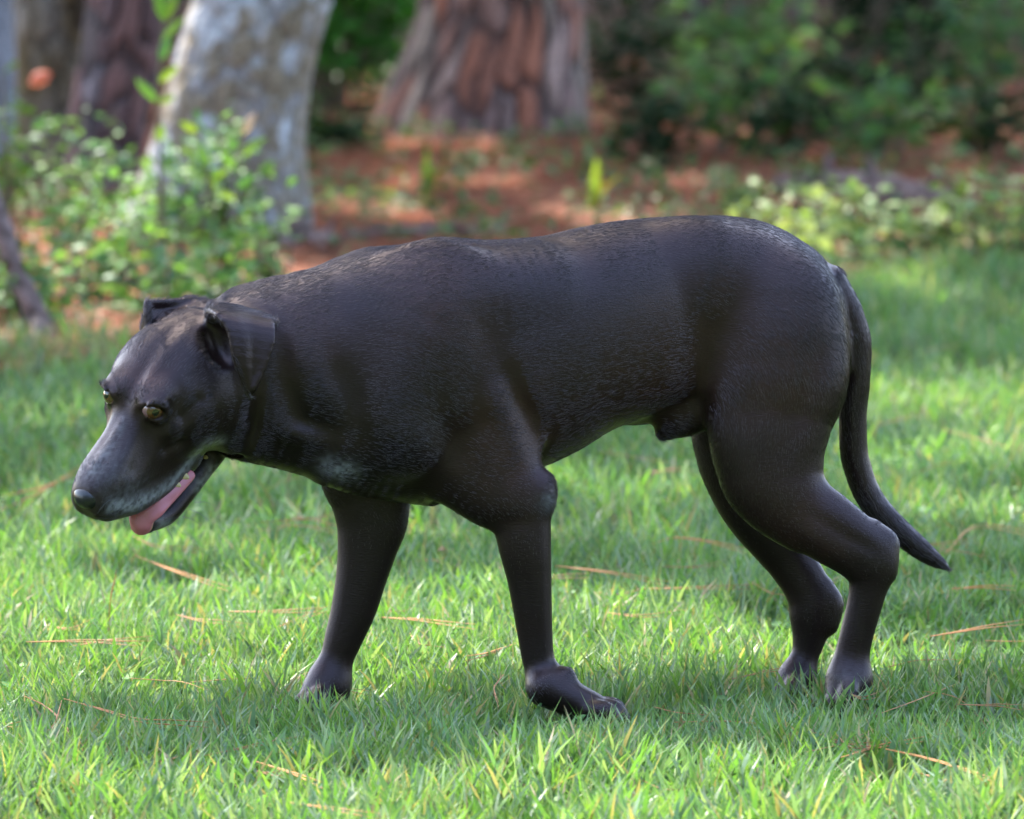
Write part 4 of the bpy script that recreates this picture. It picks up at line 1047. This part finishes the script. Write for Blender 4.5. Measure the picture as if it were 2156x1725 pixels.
def make_dog():
    D, P, Q = build_dog_skin()
    # ---- coat colour: near black, warmer on flank and forehead, grey hairs on muzzle, lips, chest and toes
    def near(p, c, r): return np.exp(-((p-np.asarray(c))**2).sum(1)/r**2)
    def line(p, pts, r):
        pts = [np.asarray(q) for q in pts]; b = None
        for a, c in zip(pts[:-1], pts[1:]):
            e = c-a; t = np.clip(((p-a)@e)/(e@e), 0, 1); d = ((p-a-t[:, None]*e)**2).sum(1); b = d if b is None else np.minimum(b, d)
        return np.exp(-b/r**2)
    lips = [D.seen(u, v) for u, v in ((236, 1068), (277, 1066), (307, 1054), (339, 1036), (367, 1014), (393, 986), (416, 952), (436, 934), (460, 930))]
    chin = [D.seen(u, v) for u, v in ((345, 1110), (375, 1093), (400, 1064), (428, 1022), (450, 992), (474, 966))]
    def coat(p):
        n1 = noise3(p, 14, 3, 2)[:, None]; n2 = noise3(p, 60, 5, 2)
        base = np.array((.0056, .0034, .0038)); warm = np.array((.034, .0135, .0085))
        wm = .25*n1[:, 0]
        for c, r, a in ((D.seen(920, 600), .07, .55), (D.seen(1090, 930), .09, .5), (D.seen(300, 800), .03, .9), (D.seen(1640, 820), .08, .35),
                        (D.seen(1370, 800), .09, .45), (D.seen(1560, 620), .10, .2), (D.seen(640, 690), .05, .4), (D.seen(1700, 1120), .06, .35)):
            wm = wm+a*near(p, c, r)*(.5+n2)
        g = .75*line(p, lips, .009)+.9*line(p, chin, .011)+.22*near(p, hd(.09, .0, .02), .03)+.30*near(p, hd(.10, .02, -.03), .03)
        g = g+0.6*near(p, D.seen(725, 993), .018)+.3*near(p, D.seen(690, 985), .016)+.12*line(p, [at(1755, 1425, -.13), at(1800, 1432, -.13)], .014)
        g = g+.25*line(p, [hd(.03, 0, .035), hd(.11, 0, .02)], .008)+.5*near(p, D.seen(1158, 1055), .012)
        g = g+.10*line(p, [at(520, 620, yc(520)), at(760, 560, yc(760))], .05)  # neck top: some grey hair, mostly sheen painted into the coat
        g = g*(.05+1.5*noise3(p, 260, 9, 1))
        c = base+(warm-base)*np.clip(wm, 0, 1)[:, None]
        return c+(np.array((.20, .20, .205))-c)*np.clip(g, 0, .9)[:, None]
    tint = coat(P)
    M = Mat('dog_skin'); a = M.attr(); M.l(a.outputs['Color'], M.b.inputs['Base Color']); M.set(Roughness=.37); M.b.inputs['Specular IOR Level'].default_value = .36; M.b.inputs['Specular Tint'].default_value = (1.0, .82, .88, 1)
    nz0 = M.n('TexNoise', Scale=520.0, Detail=3.0); tc0 = M.n('TexCoord'); mp0 = M.n('Mapping'); mp0.inputs['Scale'].default_value = (.28, 1, 1); M.l(tc0.outputs['Object'], mp0.inputs['Vector']); M.l(mp0.outputs[0], nz0.inputs['Vector']); M.bump(nz0.outputs[0], .35, .0012)
    dog = link('dog', mesh_np('dog', P, Q, colors=tint), M.m)
    tag(dog, 'black short-haired dog walking on the lawn with lowered head and tongue out', 'dog')
    # ---- fur
    flow = []
    def fl(pts, w=1.0, r=.05):
        for p, q in zip(pts[:-1], pts[1:]): flow.append((np.asarray(p), np.asarray(q), w, r))
    for yo in (-.09, .09):
        fl([at(500, 700, yc(500)+yo), at(760, 640, yc(760)+yo), at(1000, 600, yc(1000)+yo), at(1300, 570, yc(1300)+yo), at(1600, 600, yc(1600)+yo), at(1740, 700, yc(1740)+yo)], 1, .09)
        fl([at(520, 830, yc(520)+yo), at(760, 850, yc(760)+yo), at(1000, 800, yc(1000)+yo), at(1250, 800, yc(1250)+yo), at(1480, 760, yc(1480)+yo)], 1, .08)
        fl([at(560, 930, yc(560)+yo), at(800, 1010, yc(800)+yo), at(1100, 970, yc(1100)+yo), at(1400, 860, yc(1400)+yo)], 1, .05)
        fl([at(930, 650, yc(900)+yo), at(900, 800, yc(900)+yo), at(960, 930, yc(960)+yo), at(1080, 1020, yc(1060)+yo)], .8, .06)
        fl([at(1620, 640, yc(1640)+yo), at(1640, 850, yc(1640)+yo), at(1600, 960, yc(1640)+yo)], 1, .08)
    fl([at(1590, 1000, -.1), at(1700, 1090, -.1), at(1830, 1160, -.1), at(1815, 1300, -.1), at(1780, 1480, -.1)], 1.5, .04)
    fl([at(1560, 1000, .03), at(1650, 1130, .03), at(1700, 1280, .03), at(1680, 1470, .03)], 1.5, .04)
    fl([at(1090, 1040, -.22), at(1110, 1200, -.22), at(1130, 1420, -.22), at(1300, 1510, -.22)], 1.5, .04)
    fl([at(780, 1040, -.11), at(760, 1200, -.11), at(690, 1440, -.11), at(640, 1500, -.11)], 1.5, .04)
    fl([at(1760, 600, 0), at(1806, 730, 0), at(1797, 930, 0), at(1834, 1052, 0), at(1920, 1142, 0), at(1998, 1196, 0)], 2.0, .03)
    for s_ in (-.04, 0, .04):
        fl([hd(.13, s_*.6, .01), hd(.05, s_, .03), hd(-.05, s_, .06), hd(-.13, s_*1.3, .04)], 1.5, .035)
        fl([hd(.12, s_*.8, -.04), hd(.05, s_, -.05), hd(-.04, s_*1.3, -.05), hd(-.12, s_*1.6, -.06)], 1.5, .035)
    fl([hd(.07, 0, -.13), hd(-.03, 0, -.135), hd(-.1, 0, -.12)], 1.5, .03)
    fl([at(480, 650, -.36), at(520, 720, -.36), at(528, 832, -.36)], 2.5, .025)
    def flow_at(p):
        acc = np.zeros_like(p); 
        for a_, b_, w, r in flow:
            e = b_-a_; t = np.clip(((p-a_)@e)/(e@e), 0, 1); d = ((p-a_-t[:, None]*e)**2).sum(1)
            acc += (w*np.exp(-d/r**2)+1e-7*w/(d+1e-4))[:, None]*nrm(e)
        return nrm(acc)
    T = np.concatenate([Q[:, [0, 1, 2]], Q[:, [0, 2, 3]]]); A, B, C = P[T[:, 0]], P[T[:, 1]], P[T[:, 2]]
    N = np.cross(B-A, C-A); ar = np.linalg.norm(N, axis=1)/2; N = nrm(N)
    vn = np.zeros_like(P)
    for d in range(3):
        for j in range(3): vn[:, d] += np.bincount(T[:, j], N[:, d]*ar, len(P))
    vn = nrm(vn)
    nh = 240000
    cen = (A+B+C)/3
    wgt = ar*np.where(N[:, 1] < .35, 1.0, .25)*(1+1.5*near(cen, hd(.02, 0, -.02), .14))
    k = rng.choice(len(T), nh, p=wgt/wgt.sum()); r1, r2 = np.sqrt(rng.random(nh)), rng.random(nh)
    w0, w1, w2 = (1-r1)[:, None], (r1*(1-r2))[:, None], (r1*r2)[:, None]
    root = A[k]*w0+B[k]*w1+C[k]*w2; nn = nrm(vn[T[k, 0]]*w0+vn[T[k, 1]]*w1+vn[T[k, 2]]*w2)
    skip = near(root, hd(.128, 0, -.004), .022) > .35
    for ec, ea in D.eye: skip |= ((root-ec)**2).sum(1) < .0190**2
    inm = line(root, [hd(-.05, .02, -.10), hd(.0, .02, -.103), hd(.06, .015, -.10)], .014) > .45
    skip |= inm
    du_ = (root[:, 0]-at(0, 700, -.35)[0])*1650; dv_ = (at(500, 0, -.35)[2]-root[:, 2])*1650      # velvet ear flap: hair too short to show
    skip |= (root[:, 1] < -.333) & (du_ > 452+(dv_-655)*.40) & (du_ < 590) & (dv_ > 640) & (dv_ < 845)
    root, nn = root[~skip], nn[~skip]; nh = len(root)
    fd = flow_at(root); fd = fd-(fd*nn).sum(1, keepdims=True)*nn; fd = nrm(fd+.10*rng.normal(size=fd.shape)); 
    fd0 = flow_at(root); fd0 = nrm(fd0-(fd0*nn).sum(1, keepdims=True)*nn)
    swirl = (noise3(root, 45, 21, 2)-.5)[:, None]; fd = nrm(fd+.35*swirl*np.cross(nn, fd)); fd = nrm(fd-.9*(fd*nn).sum(1, keepdims=True)*nn)
    face = near(root, hd(.03, 0, -.03), .17)
    body = np.clip((root[:, 2]-.20)/.2, 0, 1)
    ln = (.0060+.0050*body)*(1-.35*face)*(.7+.6*rng.random(nh))
    ln = ln*(1+1.2*line(root, [at(1834, 1052, 0), at(1998, 1196, 0)], .03)+.7*line(root, [at(540, 610, yc(540)), at(760, 560, yc(760))], .05))
    e2 = nrm(np.cross(nn, fd)); rc = root-root.mean(0); sc = 230*(rc-.80*(rc*fd0).sum(1, keepdims=True)*fd0)
    lock = noise3(sc, 1.0, 33, 2)                                                         # locks lying along the coat
    tn = coat(root)*(np.clip(.1+1.8*lock, .2, 2)*(.7+.6*rng.random(nh)))[:, None]
    npt = 4; pts = np.zeros((nh, npt, 3), np.float32)
    lift = (.05+.10*rng.random(nh))[:, None]
    for i in range(npt):
        q = i/(npt-1); pts[:, i] = root-nn*.0006+ln[:, None]*(fd*q+nn*(lift*(q*1.1-.55*q*q)))
    rad = np.broadcast_to(np.array((.00026, .00024, .00018, .00004), np.float32), (nh, npt))
    cv = bpy.data.hair_curves.new('fur'); cv.add_curves([npt]*nh)
    cv.points.foreach_set('position', pts.ravel())
    cv.points.foreach_set('radius', np.ascontiguousarray(rad).ravel())
    ca = cv.attributes.new('tint', 'FLOAT_COLOR', 'CURVE'); cc = np.ones((nh, 4), np.float32); cc[:, :3] = tn; ca.data.foreach_set('color', cc.ravel())
    H = Mat('dog_fur'); ha = H.attr()
    H.l(ha.outputs['Color'], H.b.inputs['Base Color']); H.set(Roughness=.28); H.b.inputs['Specular Tint'].default_value = (1.0, .88, .95, 1); H.b.inputs['Specular IOR Level'].default_value = .8
    fur = bpy.data.objects.new('fur', cv); col.objects.link(fur); cv.materials.append(H.m); fur.parent = dog; tag(fur, kind='stuff')
    # ---- eyeballs
    me_ = []
    mw = Mat('eye_white').set(Roughness=.15); mw.b.inputs['Base Color'].default_value = (.17, .085, .08, 1)
    mi = Mat('eye_iris').set(Roughness=.08); mi.b.inputs['Base Color'].default_value = (.085, .034, .010, 1)
    mp = Mat('eye_pupil').set(Roughness=.05); mp.b.inputs['Base Color'].default_value = (.003, .003, .003, 1)
    for q in (mi, mp, mw): q.b.inputs['Coat Weight'].default_value = 1.0; q.b.inputs['Coat Roughness'].default_value = .02
    gaze = nrm(np.array((.10, -1.0, .22)))
    for (ec, ea), gz in zip(D.eye, [nrm(D.eye[0][1]+np.array((-.05, 0, .03))), nrm(D.eye[1][1]+np.array((.45, -.6, 0)))]):
        nu, nv = 40, 28; vs_, fs_, mi_ = [], [], []
        a1 = nrm(np.cross(gz, (0, 0, 1))); a2 = np.cross(a1, gz)
        for i in range(nv+1):
            t = math.pi*(i/nv)**1.3
            for j in range(nu):
                ph = 2*math.pi*j/nu; vs_.append(ec+.0139*(math.cos(t)*gz*(1.04 if t < .6 else 1)+math.sin(t)*(math.cos(ph)*a1+math.sin(ph)*a2)))
        for i in range(nv):
            t = math.pi*((i+.5)/nv)**1.3; mm = 1 if t < .32 else 0 if t < .82 else 2
            for j in range(nu): fs_.append((i*nu+j, i*nu+(j+1) % nu, (i+1)*nu+(j+1) % nu, (i+1)*nu+j)); mi_.append(mm)
        link('eye', mesh_np('eye', np.array(vs_), np.array(fs_)[:, ::-1], mat_idx=mi_), [mi.m, mp.m, mw.m], dog)
    # ---- nose
    def nose(f):
        f.ball(hd(.126, 0, -.004), (.0185, .0215, .0165), (HF, HS, HU), k=.004)
        f.ball(hd(.118, .011, -.006), (.014, .0125, .0125), (HF, HS, HU), k=.006); f.ball(hd(.118, -.011, -.006), (.014, .0125, .0125), (HF, HS, HU), k=.006)
        for sg in (-1, 1):
            f.ball(hd(.141, sg*.0085, -.012), (.009, .0042, .0036), (HF, HS, HU), k=.003, mode='s')
            f.chain([hd(.138, sg*.011, -.013), hd(.130, sg*.0205, -.011), hd(.120, sg*.0245, -.008)], [.0024, .0016, .0012], k=.003, mode='s')
        f.press([hd(.147, 0, -.002), hd(.140, 0, -.02)], .0022, .0016)
    Pn, Qn = small_field(hd(.126, 0, 0)-.04, hd(.126, 0, 0)+.04, .0011, nose)
    mn = Mat('nose_leather').set(Roughness=.24); mn.b.inputs['Base Color'].default_value = (.008, .008, .010, 1)
    vo = mn.n('TexVoronoi', Scale=900.0); tc = mn.n('TexCoord'); mn.l(tc.outputs['Object'], vo.inputs['Vector']); mn.bump(vo.outputs['Distance'], .15, .0006)
    link('nose', mesh_np('nose', Pn, Qn), mn.m, dog)
    # ---- tongue
    tn_ = nrm(HU*.75+HS*.45+HF*.25)
    def tongue(f):
        yt = -.312
        f.chain([at(398, 1002, yt+.012), at(368, 1030, yt+.003), at(340, 1052, yt-.004), at(318, 1070, yt-.010), at(299, 1086, yt-.010), at(298, 1104, yt-.004)], [.008, .0105, .0140, .0165, .0165, .0145], tn_, [.34, .32, .30, .28, .27, .26], k=.004)
        f.press([at(360, 1050, yt-.008), at(335, 1070, yt-.014), at(306, 1090, yt-.014)], .004, .0022)
    c0 = at(345, 1062, -.30)
    Pt, Qt = small_field(c0-.06, c0+.06, .0014, tongue)
    mt = Mat('tongue_flesh').set(Roughness=.26); mt.b.inputs['Base Color'].default_value = (.42, .13, .15, 1)
    mt.b.inputs['Subsurface Weight'].default_value = .3; mt.b.inputs['Subsurface Radius'].default_value = (.006, .002, .002)
    nz = mt.n('TexNoise', Scale=700.0); tc = mt.n('TexCoord'); mt.l(tc.outputs['Object'], nz.inputs['Vector']); mt.bump(nz.outputs[0], .25, .0006)
    link('tongue', mesh_np('tongue', Pt, Qt), mt.m, dog)
    # ---- teeth
    mth = Mat('tooth_enamel').set(Roughness=.25); mth.b.inputs['Base Color'].default_value = (.40, .30, .13, 1)
    for u, v, r in ((389, 1003, .0056), (374, 1021, .0044), (433, 963, .0034)):
        p = D.seen(u, v, -.001)
        def tooth(f, p=p, r=r):
            f.ball(p, (r*.75, r*.6, r), k=.002); f.ball(p-np.array((r*.45, 0, r*.35)), r*.62, k=.002); f.ball(p+np.array((r*.5, 0, -r*.3)), r*.58, k=.002)
        Pq, Qq = small_field(p-.011, p+.011, .0009, tooth, 1); link('tooth', mesh_np('tooth', Pq, Qq), mth.m, dog)
    # ---- claws
    mc = Mat('claw_horn').set(Roughness=.35); mc.b.inputs['Base Color'].default_value = (.012, .010, .010, 1)
    yh = yc(1640)-0.075; yf = yc(1060)-0.085; y2 = yc(780)+.075; y3 = yc(1640)+.065
    spots = [(1764+du, 1487+dv, yh+dy-.014, (-.4, -.35, -.8)) for dy, du, dv in ((-.028, 10, 2), (-.010, -16, 12), (.010, -18, 8), (.026, 4, -4))]
    spots += [(1300+du, 1516+dv, yf+dy, (.8, 0, -.6)) for dy, du, dv in ((-.028, -4, 4), (-.010, 12, 0), (.010, 12, -4), (.026, -2, -4))]
    spots += [(640+du, 1497, y2+dy-.008, (-.8, -.2, -.5)) for dy, du in ((-.028, 4), (-.010, -16), (.010, -16), (.026, 4))]
    spots += [(1650+du, 1475, y3+dy-.01, (-.8, -.2, -.5)) for dy, du in ((-.026, 6), (-.009, -14), (.009, -14), (.024, 4))]
    for u, v, y, d in spots:
        p = at(u, v, y); d = nrm(d)
        def claw(f, p=p, d=d): f.chain([p+d*.005, p+d*.012, p+d*.018-np.array((0, 0, .003))], [.0042, .0032, .0010], k=.001)
        Pq, Qq = small_field(p+d*.012-.016, p+d*.012+.016, .0016, claw, 1); link('claw', mesh_np('claw', Pq, Qq), mc.m, dog)
    # ---- whiskers
    mwk = Mat('whisker_hair').set(Roughness=.4); mwk.b.inputs['Base Color'].default_value = (.05, .05, .05, 1)
    for u, v, du, dv in ((352, 1112, 14, 30), (366, 1108, 26, 26), (384, 1088, 40, 18), (398, 1072, 44, 26), (300, 1062, -14, 34), (260, 1068, -20, 26), (410, 1058, 40, 6), (330, 1118, 6, 24), (236, 1050, -30, 30)):
        p = D.seen(u, v); q = p+np.array((du, -14, -dv))/1650; mid = (p+q)/2+np.array((0, -.002, .003))
        qq, rr, _ = resample([p, mid, q], [.00035, .0003, .0001], 7); V, F = tube(qq, rr, 4); link('whisker', mesh_np('whisker', V, F), mwk.m, dog)
    return dog
dog = make_dog()
